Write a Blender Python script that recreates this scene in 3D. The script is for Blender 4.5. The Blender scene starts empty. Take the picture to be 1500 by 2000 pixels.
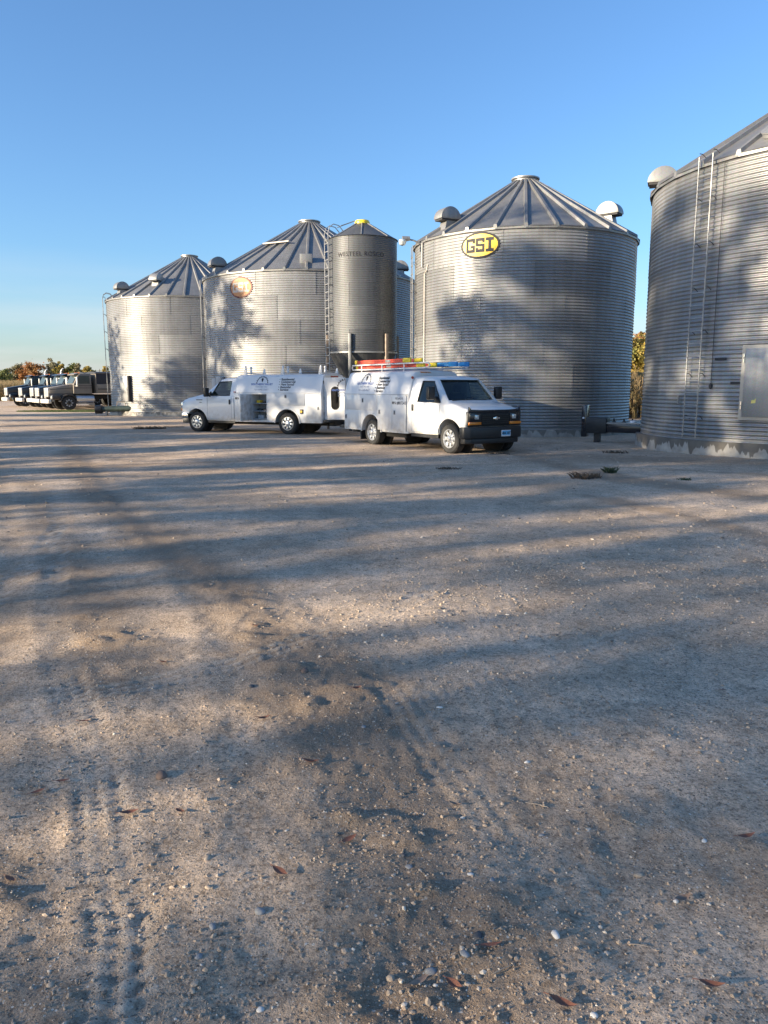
import bpy, bmesh, math, random
import numpy as np
from mathutils import Vector, Matrix
random.seed(7); RNG = np.random.default_rng(11)
PI = math.pi; rad = math.radians
S = bpy.context.scene; COL = S.collection

# ------------------------------------------------------------------ camera
cam_d = bpy.data.cameras.new('camera'); cam = bpy.data.objects.new('camera', cam_d); COL.objects.link(cam)
cam.location = (0, 0, 1.67); cam.rotation_euler = (rad(90) - math.atan(243/1503), 0, 0)
cam_d.sensor_fit = 'VERTICAL'; cam_d.sensor_height = 36; cam_d.sensor_width = 27; cam_d.lens = 36*1503/2000
cam_d.clip_start = 0.05; cam_d.clip_end = 9000
S.camera = cam
# ------------------------------------------------------------------ sky and sun
SUN_EL, LIGHT_AZ = 13.0, 25.0          # light travels towards (cos az, sin az)
W = bpy.data.worlds.new('World'); S.world = W; W.use_nodes = True
wn = W.node_tree; bg = wn.nodes['Background']
sky = wn.nodes.new('ShaderNodeTexSky'); sky.sky_type = 'NISHITA'; sky.sun_disc = False
sky.sun_elevation = rad(SUN_EL); sky.sun_rotation = math.atan2(-math.cos(rad(LIGHT_AZ)), -math.sin(rad(LIGHT_AZ)))
sky.altitude = 300; sky.air_density = 1.15; sky.dust_density = 1.1; sky.ozone_density = 4.5
tint = wn.nodes.new('ShaderNodeMix'); tint.data_type = 'RGBA'; tint.blend_type = 'MULTIPLY'; tint.inputs[0].default_value = 1
tint.inputs[7].default_value = (.93, .99, 1.07, 1); wn.links.new(sky.outputs[0], tint.inputs[6])        # camera white balance of the whole sky
tcw = wn.nodes.new('ShaderNodeTexCoord'); mpw = wn.nodes.new('ShaderNodeMapping'); mpw.inputs['Scale'].default_value = (2.2, 2.2, 17)
wn.links.new(tcw.outputs['Generated'], mpw.inputs[0]); cn = wn.nodes.new('ShaderNodeTexNoise'); cn.inputs['Scale'].default_value = 1.6; cn.inputs['Detail'].default_value = 5
wn.links.new(mpw.outputs[0], cn.inputs['Vector']); sxw = wn.nodes.new('ShaderNodeSeparateXYZ'); wn.links.new(tcw.outputs['Generated'], sxw.inputs[0])
low = wn.nodes.new('ShaderNodeMapRange'); low.inputs[1].default_value = .0; low.inputs[2].default_value = .16; low.inputs[3].default_value = .75; low.inputs[4].default_value = 0.; wn.links.new(sxw.outputs[2], low.inputs[0])
cr_ = wn.nodes.new('ShaderNodeMapRange'); cr_.inputs[1].default_value = .38; cr_.inputs[2].default_value = .62; cr_.inputs[3].default_value = .35; cr_.inputs[4].default_value = 1.; wn.links.new(cn.outputs[0], cr_.inputs[0])
cm = wn.nodes.new('ShaderNodeMath'); cm.operation = 'MULTIPLY'; wn.links.new(low.outputs[0], cm.inputs[0]); wn.links.new(cr_.outputs[0], cm.inputs[1])
hz_ = wn.nodes.new('ShaderNodeMix'); hz_.data_type = 'RGBA'; wn.links.new(cm.outputs[0], hz_.inputs[0]); wn.links.new(tint.outputs[2], hz_.inputs[6]); hz_.inputs[7].default_value = (3.3, 3.35, 3.45, 1)
wn.links.new(hz_.outputs[2], bg.inputs[0]); bg.inputs[1].default_value = 0.100
sd = bpy.data.lights.new('sun', 'SUN'); sun = bpy.data.objects.new('sun', sd); COL.objects.link(sun)
sd.energy = 5.0; sd.angle = rad(0.6); sd.color = (1.0, 0.84, 0.62)
dirv = Vector((math.cos(rad(LIGHT_AZ))*math.cos(rad(SUN_EL)), math.sin(rad(LIGHT_AZ))*math.cos(rad(SUN_EL)), -math.sin(rad(SUN_EL))))
sun.rotation_euler = dirv.to_track_quat('-Z', 'Y').to_euler(); sun.location = (-60, -30, 30)
S.view_settings.view_transform = 'Standard'; S.view_settings.look = 'None'
S.view_settings.exposure = 1.42; S.view_settings.gamma = 1; S.view_settings.use_curve_mapping = False
S.cycles.max_bounces = 6; S.cycles.transparent_max_bounces = 12

# ------------------------------------------------------------------ materials
def new_mat(name):
    m = bpy.data.materials.new(name); m.use_nodes = True
    return m, m.node_tree, m.node_tree.nodes['Principled BSDF']
def tex(nt, kind, scale, coord='Object', **kw):
    t = nt.nodes.new('ShaderNodeTex' + kind); t.inputs['Scale'].default_value = scale
    for k, v in kw.items():
        if k in t.inputs: t.inputs[k].default_value = v
    if coord == 'World':
        g = nt.nodes.new('ShaderNodeNewGeometry'); nt.links.new(g.outputs['Position'], t.inputs['Vector'])
    else:
        g = nt.nodes.new('ShaderNodeTexCoord'); nt.links.new(g.outputs[coord], t.inputs['Vector'])
    return t
def ramp(nt, src, stops):
    r = nt.nodes.new('ShaderNodeValToRGB'); nt.links.new(src, r.inputs[0])
    e = r.color_ramp.elements
    while len(e) < len(stops): e.new(0.5)
    for i, (p, c) in enumerate(stops):
        e[i].position = p; e[i].color = (*c, 1) if len(c) == 3 else c
    return r
def mixc(nt, fac, a, b, mode='MIX'):
    m = nt.nodes.new('ShaderNodeMix'); m.data_type = 'RGBA'; m.blend_type = mode
    for s, v in ((0, fac), (6, a), (7, b)):
        if hasattr(v, 'is_output'): nt.links.new(v, m.inputs[s])
        else: m.inputs[s].default_value = v if s == 0 else (*v, 1)
    return m.outputs[2]
def bump(nt, bs, src, strength, dist):
    b = nt.nodes.new('ShaderNodeBump'); b.inputs['Strength'].default_value = strength; b.inputs['Distance'].default_value = dist
    nt.links.new(src, b.inputs['Height']); nt.links.new(b.outputs[0], bs.inputs['Normal'])
def mat(name, col, rough=.5, metal=0., var=.12, scale=3., bmp=0., bscale=60., coat=0., coord='Object'):
    m, nt, bs = new_mat(name)
    n = tex(nt, 'Noise', scale, coord, Detail=5.)
    lo = tuple(c*(1-var) for c in col); hi = tuple(min(1, c*(1+var)) for c in col)
    r = ramp(nt, n.outputs[0], [(.3, lo), (.7, hi)])
    nt.links.new(r.outputs[0], bs.inputs['Base Color'])
    rr = ramp(nt, n.outputs[0], [(.25, (rough*.85,)*3), (.75, (min(1, rough*1.15),)*3)])
    nt.links.new(rr.outputs[0], bs.inputs['Roughness'])
    bs.inputs['Metallic'].default_value = metal; bs.inputs['Coat Weight'].default_value = coat
    if bmp:
        b2 = tex(nt, 'Noise', bscale, coord, Detail=3.); bump(nt, bs, b2.outputs[0], bmp, .01)
    return m
def glass_mat(name, tint, gloss=.055):
    m, nt, bs = new_mat(name); nt.nodes.remove(bs)
    out = nt.nodes['Material Output']
    t = nt.nodes.new('ShaderNodeBsdfTransparent'); t.inputs[0].default_value = (*tint, 1)
    g = nt.nodes.new('ShaderNodeBsdfGlossy'); g.inputs['Roughness'].default_value = .03
    lw = nt.nodes.new('ShaderNodeLayerWeight'); lw.inputs[0].default_value = .5
    pw = nt.nodes.new('ShaderNodeMath'); pw.operation = 'POWER'; pw.inputs[1].default_value = 4.; nt.links.new(lw.outputs['Facing'], pw.inputs[0])
    ad = nt.nodes.new('ShaderNodeMath'); ad.operation = 'MULTIPLY_ADD'; ad.inputs[1].default_value = .75; ad.inputs[2].default_value = gloss; nt.links.new(pw.outputs[0], ad.inputs[0])
    mx = nt.nodes.new('ShaderNodeMixShader'); nt.links.new(ad.outputs[0], mx.inputs[0])
    nt.links.new(t.outputs[0], mx.inputs[1]); nt.links.new(g.outputs[0], mx.inputs[2]); nt.links.new(mx.outputs[0], out.inputs[0])
    return m
def galv(name, col, rough, metal, streak=.25):
    m, nt, bs = new_mat(name)
    a = tex(nt, 'Noise', 1.1, 'World', Detail=6.)
    sp = tex(nt, 'Voronoi', 55, 'World')                       # zinc spangle
    st = nt.nodes.new('ShaderNodeTexNoise'); st.inputs['Scale'].default_value = 1.; st.inputs['Detail'].default_value = 4
    g = nt.nodes.new('ShaderNodeNewGeometry'); mp = nt.nodes.new('ShaderNodeMapping'); mp.inputs['Scale'].default_value = (7, 7, .35)
    nt.links.new(g.outputs['Position'], mp.inputs[0]); nt.links.new(mp.outputs[0], st.inputs['Vector'])
    base = ramp(nt, a.outputs[0], [(.3, tuple(c*.86 for c in col)), (.7, tuple(c*1.1 for c in col))])
    c2 = mixc(nt, streak, base.outputs[0], ramp(nt, st.outputs[0], [(.35, (.55, .53, .5)), (.65, (1.1, 1.1, 1.1))]).outputs[0], 'MULTIPLY')
    c3 = mixc(nt, .12, c2, sp.outputs['Color'], 'OVERLAY')
    oi = nt.nodes.new('ShaderNodeObjectInfo')
    c4 = mixc(nt, 1., c3, ramp(nt, oi.outputs['Random'], [(0, (.86, .86, .86)), (1, (1.12, 1.12, 1.12))]).outputs[0], 'MULTIPLY')
    nt.links.new(c4, bs.inputs['Base Color'])
    rr = nt.nodes.new('ShaderNodeMath'); rr.operation = 'MULTIPLY_ADD'; rr.inputs[1].default_value = .10; rr.inputs[2].default_value = rough-.05
    nt.links.new(oi.outputs['Random'], rr.inputs[0]); nt.links.new(rr.outputs[0], bs.inputs['Roughness'])
    bs.inputs['Metallic'].default_value = metal
    b = tex(nt, 'Noise', 9, 'World', Detail=4.); bump(nt, bs, b.outputs[0], .12, .02)
    return m
M = {}
M['galv'] = galv('galvanised_sheet', (.285, .29, .292), .47, .55)
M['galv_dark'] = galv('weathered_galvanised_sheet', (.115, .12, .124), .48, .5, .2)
M['galv_roof'] = galv('galvanised_roof', (.25, .25, .245), .46, .5, .25)
M['steel'] = mat('galvanised_steel', (.29, .29, .285), .45, .5, .12, 8)
M['steel_rust'] = mat('rusty_post', (.25, .20, .16), .7, .2, .3, 9)
M['dark_matte'] = mat('plain_dark_matte', (.03, .03, .032), .7)
M['white'] = mat('white_vehicle_paint', (.70, .70, .69), .30, 0, .03, 2.2, coat=.4)
for_dirt = ['white', 'white2']
M['white2'] = mat('white_body_paint', (.68, .68, .67), .36, 0, .04, 2.5, coat=.25)
M['black'] = mat('black_plastic', (.016, .017, .019), .45, 0, .25, 9)
M['blackp'] = mat('black_paint', (.012, .014, .02), .25, 0, .2, 5, coat=.4)
M['under'] = mat('dark_chassis', (.018, .017, .016), .8, 0, .3, 6)
M['rubber'] = mat('tyre_rubber', (.028, .028, .028), .85, 0, .35, 12, bmp=.4, bscale=90)
M['alloy'] = mat('silver_wheel', (.62, .63, .64), .32, .75, .08, 10)
M['chrome'] = mat('chrome', (.8, .8, .8), .12, 1, .03, 4)
M['amber'] = mat('amber_lens', (.75, .22, .02), .2, 0, .1, 10, coat=.5)
M['red'] = mat('red_lens', (.30, .01, .01), .25, 0, .1, 10, coat=.5)
M['lamp'] = mat('headlamp_lens', (.62, .66, .66), .08, .5, .2, 14, coat=1)
M['seat'] = mat('grey_upholstery', (.06, .06, .065), .9)
M['shelf'] = mat('grey_shelf', (.33, .35, .37), .6)
M['glass'] = glass_mat('tinted_window_glass', (.27, .33, .32))
M['glass_opaque'] = mat('dark_cab_glass', (.05, .065, .06), .3, 0, .1, 3)
M['bright_metal'] = mat('dull_bright_metal', (.70, .67, .61), .42, .55, .08, 6)
M['glass_dark'] = glass_mat('dark_window_glass', (.10, .12, .13), .06)
M['ink'] = mat('dark_lettering', (.015, .015, .02), .7)
M['ink_blue'] = mat('blue_lettering', (.05, .12, .38), .5)
M['ink_grey'] = mat('grey_lettering', (.14, .19, .30), .6)
M['yellow'] = mat('yellow_sign_paint', (.80, .52, .03), .45, 0, .1, 3)
M['yellow_cap'] = mat('yellow_plastic', (.80, .60, .03), .45, 0, .12, 4)
M['orange_faded'] = mat('faded_orange_sign', (.52, .24, .10), .6, 0, .25, 3)
M['maroon'] = mat('maroon_sign_edge', (.14, .04, .03), .6, 0, .2, 3)
M['pale'] = mat('faded_pale_paint', (.50, .45, .40), .6, 0, .2, 4)
M['lad_red'] = mat('orange_red_fibreglass', (.62, .075, .04), .5, 0, .1, 5)
M['lad_blue'] = mat('blue_fibreglass', (.02, .22, .52), .5, 0, .1, 5)
M['plate_blue'] = mat('plate_blue', (.12, .42, .70), .4, 0, .1, 20)
M['plate_white'] = mat('plate_white', (.75, .76, .78), .4, 0, .05, 20)
M['sticker'] = mat('yellow_sticker', (.85, .72, .2), .5)
M['truck_tan'] = mat('taupe_truck_paint', (.20, .175, .145), .45, 0, .06, 3, coat=.15)
M['truck_brown'] = mat('dark_brown_truck_paint', (.05, .045, .045), .35, .1, .1, 3, coat=.3)
M['truck_navy'] = mat('navy_truck_paint', (.006, .008, .014), .35, 0, .12, 3, coat=.25)
M['tarp'] = mat('dark_tarp', (.02, .022, .03), .7)
M['green_dark'] = mat('dark_green_paint', (.035, .055, .05), .5, .2, .2, 4)
M['bark'] = mat('bark', (.10, .075, .055), .95, 0, .3, 4, bmp=.6, bscale=15)
def leaf_mat(name, cols, scale=.35):
    m, nt, bs = new_mat(name)
    n = tex(nt, 'Noise', scale, 'World', Detail=6., Roughness=.75)
    k = len(cols); r = ramp(nt, n.outputs[0], [(.32 + .36*i/(k-1), c) for i, c in enumerate(cols)])
    nt.links.new(r.outputs[0], bs.inputs['Base Color']); bs.inputs['Roughness'].default_value = .7
    tr = nt.nodes.new('ShaderNodeBsdfTranslucent'); nt.links.new(r.outputs[0], tr.inputs[0])
    mx = nt.nodes.new('ShaderNodeMixShader'); mx.inputs[0].default_value = .3
    out = nt.nodes['Material Output']
    nt.links.new(bs.outputs[0], mx.inputs[1]); nt.links.new(tr.outputs[0], mx.inputs[2]); nt.links.new(mx.outputs[0], out.inputs[0])
    return m
M['leaf_rust'] = leaf_mat('rust_foliage', [(.15, .12, .04), (.32, .15, .05), (.40, .18, .07)])
M['leaf_green'] = leaf_mat('green_foliage', [(.07, .10, .03), (.14, .165, .05), (.22, .21, .07)])
M['leaf_yellow'] = leaf_mat('yellow_foliage', [(.16, .18, .045), (.36, .27, .06), (.42, .26, .07)])
M['leaf_grey'] = leaf_mat('thin_olive_foliage', [(.12, .12, .07), (.22, .20, .11), (.28, .24, .13)])
M['corn'] = leaf_mat('dry_corn', [(.10, .11, .035), (.26, .19, .09), (.42, .29, .16)], 1.2)
M['dead'] = mat('dry_weed', (.09, .065, .045), .9, 0, .4, 20)
M['weed'] = mat('weed_green', (.045, .065, .03), .8, 0, .3, 12)
M['grass'] = leaf_mat('short_grass', [(.03, .06, .015), (.07, .10, .03), (.12, .12, .05)], 2.)
M['dead_leaf'] = mat('dead_leaf_brown', (.24, .095, .055), .75, 0, .4, 25)
M['dead_leaf2'] = mat('dead_leaf_pale', (.30, .20, .14), .8, 0, .3, 25)

for k_ in for_dirt:                                    # road dust splashed along the sills
    m_ = M[k_]; nt_ = m_.node_tree; b_ = nt_.nodes['Principled BSDF']; src = b_.inputs['Base Color'].links[0].from_socket
    tc_ = nt_.nodes.new('ShaderNodeTexCoord'); sx_ = nt_.nodes.new('ShaderNodeSeparateXYZ'); nt_.links.new(tc_.outputs['Object'], sx_.inputs[0])
    mr_ = nt_.nodes.new('ShaderNodeMapRange'); mr_.inputs[1].default_value = .95; mr_.inputs[2].default_value = .35; mr_.inputs[3].default_value = 0; mr_.inputs[4].default_value = .75; nt_.links.new(sx_.outputs[2], mr_.inputs[0])
    nz_ = tex(nt_, 'Noise', 7, 'Object', Detail=6.); rz_ = ramp(nt_, nz_.outputs[0], [(.38, (0, 0, 0)), (.68, (1, 1, 1))])
    mm_ = nt_.nodes.new('ShaderNodeMath'); mm_.operation = 'MULTIPLY'; nt_.links.new(mr_.outputs[0], mm_.inputs[0]); nt_.links.new(rz_.outputs[0], mm_.inputs[1])
    nt_.links.new(mixc(nt_, mm_.outputs[0], src, (.42, .36, .29)), b_.inputs['Base Color'])
# ------------------------------------------------------------------ mesh helpers
def mesh_obj(name, me, m=None, parent=None):
    o = bpy.data.objects.new(name, me); COL.objects.link(o)
    if m is not None:
        me.materials.clear(); me.materials.append(m)
    if parent is not None: o.parent = parent
    return o
def np_mesh(name, verts, quads, smooth=False):
    me = bpy.data.meshes.new(name); verts = np.asarray(verts, np.float32); quads = np.asarray(quads, np.int32)
    me.vertices.add(len(verts)); me.vertices.foreach_set('co', verts.ravel())
    k = quads.shape[1]; me.loops.add(quads.size); me.loops.foreach_set('vertex_index', quads.ravel())
    me.polygons.add(len(quads)); me.polygons.foreach_set('loop_start', np.arange(len(quads), dtype=np.int32)*k)
    me.polygons.foreach_set('loop_total', np.full(len(quads), k, np.int32))
    me.polygons.foreach_set('use_smooth', np.full(len(quads), smooth)); me.update(calc_edges=True)
    return me
def tag(o, label=None, cat=None, group=None, kind=None):
    if label: o['label'] = label
    if cat: o['category'] = cat
    if group: o['group'] = group
    if kind: o['kind'] = kind
    return o
def empty(name, loc=(0, 0, 0), rz=0.):
    o = bpy.data.objects.new(name, None); COL.objects.link(o); o.location = loc; o.rotation_euler = (0, 0, rz); o.empty_display_size = .3
    return o
class MB:
    def __init__(s): s.v = []; s.f = []
    def add(s, v, f):
        k = len(s.v); s.v += [tuple(p) for p in v]; s.f += [tuple(i+k for i in q) for q in f]; return s
    def box(s, x0, x1, y0, y1, z0, z1):
        return s.add([(x, y, z) for x in (x0, x1) for y in (y0, y1) for z in (z0, z1)],
                     [(0, 1, 3, 2), (4, 6, 7, 5), (0, 4, 5, 1), (2, 3, 7, 6), (0, 2, 6, 4), (1, 5, 7, 3)])
    def cyl(s, a, b, r0, r1=None, n=10):
        r1 = r0 if r1 is None else r1; a, b = Vector(a), Vector(b); d = (b-a).normalized()
        u = d.orthogonal().normalized(); w = d.cross(u); vs = []
        for c, r in ((a, r0), (b, r1)):
            vs += [c + (u*math.cos(2*PI*i/n) + w*math.sin(2*PI*i/n))*r for i in range(n)]
        return s.add(vs, [(i, (i+1) % n, n+(i+1) % n, n+i) for i in range(n)] + [tuple(range(n))[::-1], tuple(range(n, 2*n))])
    def tube(s, pts, r, n=8, r1=None):
        pts = [Vector(p) for p in pts]; k = len(pts); vs = []; u = None
        for i, p in enumerate(pts):
            d = (pts[min(i+1, k-1)] - pts[max(i-1, 0)]).normalized()
            u = d.orthogonal().normalized() if u is None else (u - d*u.dot(d)).normalized()
            w = d.cross(u); rr = r if r1 is None else r + (r1-r)*i/(k-1)
            vs += [p + (u*math.cos(2*PI*j/n) + w*math.sin(2*PI*j/n))*rr for j in range(n)]
        fs = [(i*n+j, i*n+(j+1) % n, (i+1)*n+(j+1) % n, (i+1)*n+j) for i in range(k-1) for j in range(n)]
        return s.add(vs, fs + [tuple(range(n))[::-1], tuple(range((k-1)*n, k*n))])
    def prism(s, poly, axis, a, b):
        n = len(poly)
        def P(q, t): return {'x': (t, q[0], q[1]), 'y': (q[0], t, q[1]), 'z': (q[0], q[1], t)}[axis]
        return s.add([P(q, a) for q in poly] + [P(q, b) for q in poly],
                     [(i, (i+1) % n, n+(i+1) % n, n+i) for i in range(n)] + [tuple(range(n))[::-1], tuple(range(n, 2*n))])
    def lathe(s, prof, n=32, axis='z', c=(0, 0, 0)):
        vs = []; k = len(prof)
        for r, h in prof:
            for i in range(n):
                a = 2*PI*i/n; u, w = r*math.cos(a), r*math.sin(a)
                q = (u, w, h) if axis == 'z' else (u, h, w)
                vs.append((q[0]+c[0], q[1]+c[1], q[2]+c[2]))
        return s.add(vs, [(i*n+j, i*n+(j+1) % n, (i+1)*n+(j+1) % n, (i+1)*n+j) for i in range(k-1) for j in range(n)])
    def mesh(s, name, smooth=35, bevel=0., seg=2):
        bm = bmesh.new(); vs = [bm.verts.new(p) for p in s.v]
        for q in s.f:
            try: bm.faces.new([vs[i] for i in q])
            except ValueError: pass
        bmesh.ops.recalc_face_normals(bm, faces=bm.faces)
        if bevel:
            e = [e for e in bm.edges if len(e.link_faces) == 2 and e.calc_face_angle(0) > rad(30)]
            bmesh.ops.bevel(bm, geom=e, offset=bevel, segments=seg, affect='EDGES', clamp_overlap=True, profile=.5)
        me = bpy.data.meshes.new(name); bm.to_mesh(me); bm.free()
        if smooth:
            me.polygons.foreach_set('use_smooth', [True]*len(me.polygons)); me.set_sharp_from_angle(angle=rad(smooth))
        return me
    def build(s, name, m, parent=None, smooth=35, bevel=0., seg=2):
        return mesh_obj(name, s.mesh(name, smooth, bevel, seg), m, parent)
def cut(o, cutters):
    m = o.data.materials[0]
    for c in cutters:
        md = o.modifiers.new('cut', 'BOOLEAN'); md.object = c; md.operation = 'DIFFERENCE'; md.solver = 'EXACT'
    dg = bpy.context.evaluated_depsgraph_get(); dg.update()
    me = bpy.data.meshes.new_from_object(o.evaluated_get(dg)); o.modifiers.clear()
    o.data = me; me.materials.clear(); me.materials.append(m)
    me.polygons.foreach_set('material_index', [0]*len(me.polygons))
    me.polygons.foreach_set('use_smooth', [True]*len(me.polygons)); me.set_sharp_from_angle(angle=rad(32))
    for c in cutters: bpy.data.objects.remove(c)
def text_mesh(body, size, bold=0., align='CENTER', shear=0., space=1.):
    cu = bpy.data.curves.new('t', 'FONT'); cu.body = body; cu.size = size; cu.offset = bold; cu.align_x = align; cu.shear = shear
    cu.space_character = space; cu.resolution_u = 3
    o = bpy.data.objects.new('t', cu); COL.objects.link(o); dg = bpy.context.evaluated_depsgraph_get(); dg.update()
    me = bpy.data.meshes.new_from_object(o.evaluated_get(dg)); bpy.data.objects.remove(o); bpy.data.curves.remove(cu)
    return me
def copy_tree(o, parent=None):
    c = o.copy(); COL.objects.link(c); c.parent = parent
    for ch in list(o.children): copy_tree(ch, c)
    return c

# ------------------------------------------------------------------ ground
TAB = RNG.random((256, 256))
def vnoise(x, y, s):
    x = x*s; y = y*s; xi = np.floor(x).astype(int); yi = np.floor(y).astype(int); fx = x-xi; fy = y-yi
    fx = fx*fx*(3-2*fx); fy = fy*fy*(3-2*fy)
    a = TAB[xi % 256, yi % 256]; b = TAB[(xi+1) % 256, yi % 256]; c = TAB[xi % 256, (yi+1) % 256]; d = TAB[(xi+1) % 256, (yi+1) % 256]
    return (a*(1-fx)+b*fx)*(1-fy) + (c*(1-fx)+d*fx)*fy - .5
def polydist(x, y, pts):
    best = np.full(x.shape, 1e9); along = np.zeros(x.shape); side = np.zeros(x.shape); L = 0
    for (ax, ay), (bx, by) in zip(pts[:-1], pts[1:]):
        dx, dy = bx-ax, by-ay; l = math.hypot(dx, dy)
        t = np.clip(((x-ax)*dx+(y-ay)*dy)/(l*l), 0, 1); qx, qy = x-ax-t*dx, y-ay-t*dy; d = np.hypot(qx, qy)
        sg = np.sign(dx*qy-dy*qx); k = d < best
        best = np.where(k, d, best); along = np.where(k, L+t*l, along); side = np.where(k, sg*d, side); L += l
    return best, along, side, L
TREADS = [([(-3.6, 8.4), (-2.5, 5.6), (-1.83, 4.22), (-1.31, 3.29), (-1.04, 2.65), (-0.83, 2.2), (-.6, 1.4)], .11, .006),
          ([(-2.7, 4.6), (-3.0, 5.4), (-3.31, 7.03), (-3.92, 9.2), (-5.2, 12)], .12, .006),
          ([(0.0, 4.3), (0.13, 3.74), (0.33, 3.06), (0.50, 2.5)], .12, .0025),
          ([(-2.6, 3.4), (-1.7, 3.9), (-.9, 4.5), (-.1, 5.4), (.6, 6.6)], .12, .005),
          ([(-.2, 3.7), (.7, 4.3), (1.5, 4.95), (2.6, 5.6), (4.2, 6.2)], .12, .004)]
RUTS = [([(-11, 26), (-7.4, 19.0), (-4.3, 12.2), (-2.25, 7.9), (-1.15, 5.2), (-.55, 3.2), (-.25, 1.4)], .10, .016), ([(-13, 24), (-9.0, 18), (-5.9, 11.8), (-3.75, 7.6), (-2.6, 5.0), (-1.75, 2.9), (-1.5, 1.4)], .11, .018),
        ([(-12, 13.4), (-5.1, 16.6), (3, 17.6), (11, 14.6)], .12, .014), ([(-12, 11.8), (-4.6, 14.9), (3, 15.9), (10, 12.8)], .12, .014), ([(2.6, 24), (3.9, 14.4), (5.2, 11.7), (8.5, 9.2)], .12, .016), ([(1.0, 1.4), (1.3, 3.0), (2.4, 5.6), (4.6, 9.4), (9, 14)], .09, .007)]
DAMP = [([(-8.4, 20.7), (-4.75, 12.4), (-2.5, 8.2), (-1.3, 6.3), (-.65, 4.95), (-.32, 4.2), (0.02, 2.94), (.17, 2.3), (.2, 1.2)], .42, 1.),
        ([(-6.2, 13.5), (-3.4, 8.0), (-2.1, 5.4), (-1.6, 4.3)], .35, .8),
        ([(-9.5, 31.5), (-2, 27.5), (1.6, 22.5), (4.2, 18.5), (7., 18.0), (9.5, 16.2)], 1.5, .75),
        ([(3.0, 22), (4.17, 14.4), (5.5, 11.9), (8., 9.8)], .5, .9),
        ([(3.2, 12.0), (4.04, 10.1), (4.4, 8.0)], .25, .8),
        ([(-9, 14.2), (-5.1, 17.1), (0, 19.5)], .18, .7), ([(-9, 12.6), (-4, 15.5), (3, 17.2), (9, 14.0)], .15, .55),
        ([(-11, 26), (-7.4, 19.0), (-4.3, 12.2), (-2.25, 7.9), (-1.15, 5.2)], .22, .55), ([(-13, 24), (-9.0, 18), (-5.9, 11.8), (-3.75, 7.6), (-2.6, 5.0), (-1.75, 2.9), (-1.5, 1.4)], .2, .5), ([(-1.6, 2.6), (-1.2, 2.3), (-.9, 1.8)], .2, .8), ([(.1, 3.4), (.9, 2.7), (1.6, 2.4)], .3, .45)]
def clods(x, y):
    d = damp(x, y); n = vnoise(x+9, y*2.2, 3.1) + .5*vnoise(x, y*2, 7.7)
    return np.clip(n-.12, 0, 1)*d
def damp(x, y):
    r = np.zeros(x.shape)
    w = vnoise(x, y, .9)*.35 + vnoise(x, y, 3.3)*.2
    for pts, wd, a in DAMP:
        d = polydist(x, y, pts)[0]; r = np.maximum(r, a*np.clip(1.25-(d+w*wd*2.2)/wd, 0, 1))
    return r
def relief(x, y):
    x = np.asarray(x, float); y = np.asarray(y, float)
    near = 1/(1+(np.hypot(x, y)/14)**2)
    h = vnoise(x, y, .23)*.05 + vnoise(x+3, y, .8)*.03 + (vnoise(x, y, 2.1)*.022 + vnoise(x, y+7, 5.3)*.012)*(.35+near)
    h += (vnoise(x, y, 13.)*.010 + vnoise(x, y, 29.)*.008 + vnoise(x, y, 61.)*.0055)*near*1.0*(.6+vnoise(x+50, y, 1.1)*1.1+.6*damp(x, y))
    h += clods(x, y)*.075*(.2+near)
    for pts, wd, dp in RUTS:
        d = polydist(x, y, pts)[0] + vnoise(x, y, 1.3)*.06
        dp = dp*.5; h += -dp*np.exp(-(d/wd)**2) + dp*.55*np.exp(-((d-wd*1.9)/(wd*.7))**2)
    return (h + tread(x, y)[0])*np.clip((90-np.hypot(x, y))/60, 0, 1)
def tread(x, y):
    h = np.zeros(x.shape); dust = np.zeros(x.shape)
    for pts, wd, dp in TREADS:
        d, al, sd_, L = polydist(x, y, pts)
        brk = np.clip((vnoise(x+5, y+2, 1.7)+vnoise(x, y, 4.1)*.6)*3+.9, .4, 1); inside = np.clip((wd-d)/.025, 0, 1)*np.clip(al/.3, 0, 1)*np.clip((L-al)/.3, 0, 1)*brk
        lug = np.clip(np.sin(2*PI*(al/.075 + np.abs(sd_)/.16))*2, -1, 1); chan = np.clip(np.sin(2*PI*sd_/.075)*2, -1, 1)
        h += inside*(-dp + dp*.6*lug + dp*.7*chan) + dp*brk*np.exp(-((d-wd-.02)/.03)**2)*np.clip(al/.3, 0, 1)*np.clip((L-al)/.3, 0, 1)
        dust = np.maximum(dust, min(1, dp/.006)*inside*np.clip(.25+.4*lug+.45*chan, 0, 1))
    return h, dust
def axis_pts(first, k, stop, far):
    a = [0.]; st = first
    while a[-1] < stop: a.append(a[-1]+st+k*a[-1])
    while a[-1] < far: a.append(a[-1]*1.35)
    return a
xs = axis_pts(.012, .0085, 60, 4500); xs = np.array([-v for v in xs[:0:-1]] + xs)
yp = [1.3]
while yp[-1] < 75: yp.append(yp[-1]*1.0085)
while yp[-1] < 4500: yp.append(yp[-1]*1.3)
yn = [1.25-.05*1.35**i for i in range(0, 38)]
ys = np.array(sorted([v for v in yn if v > -4500]) + yp)
GX, GY = np.meshgrid(xs, ys); gx, gy = GX.ravel(), GY.ravel(); gz = relief(gx, gy)
nx = len(xs); ii = (np.arange(len(ys)-1)[:, None]*nx + np.arange(nx-1)[None]).ravel()
gm = np_mesh('ground', np.stack([gx, gy, gz], 1), np.stack([ii, ii+1, ii+nx+1, ii+nx], 1), True)
at = gm.attributes.new('damp', 'FLOAT', 'POINT'); at.data.foreach_set('value', np.clip(damp(gx, gy) + clods(gx, gy)*1.2, 0, 1).astype(np.float32))
at2 = gm.attributes.new('dust', 'FLOAT', 'POINT'); at2.data.foreach_set('value', tread(gx, gy)[1].astype(np.float32))
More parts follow.
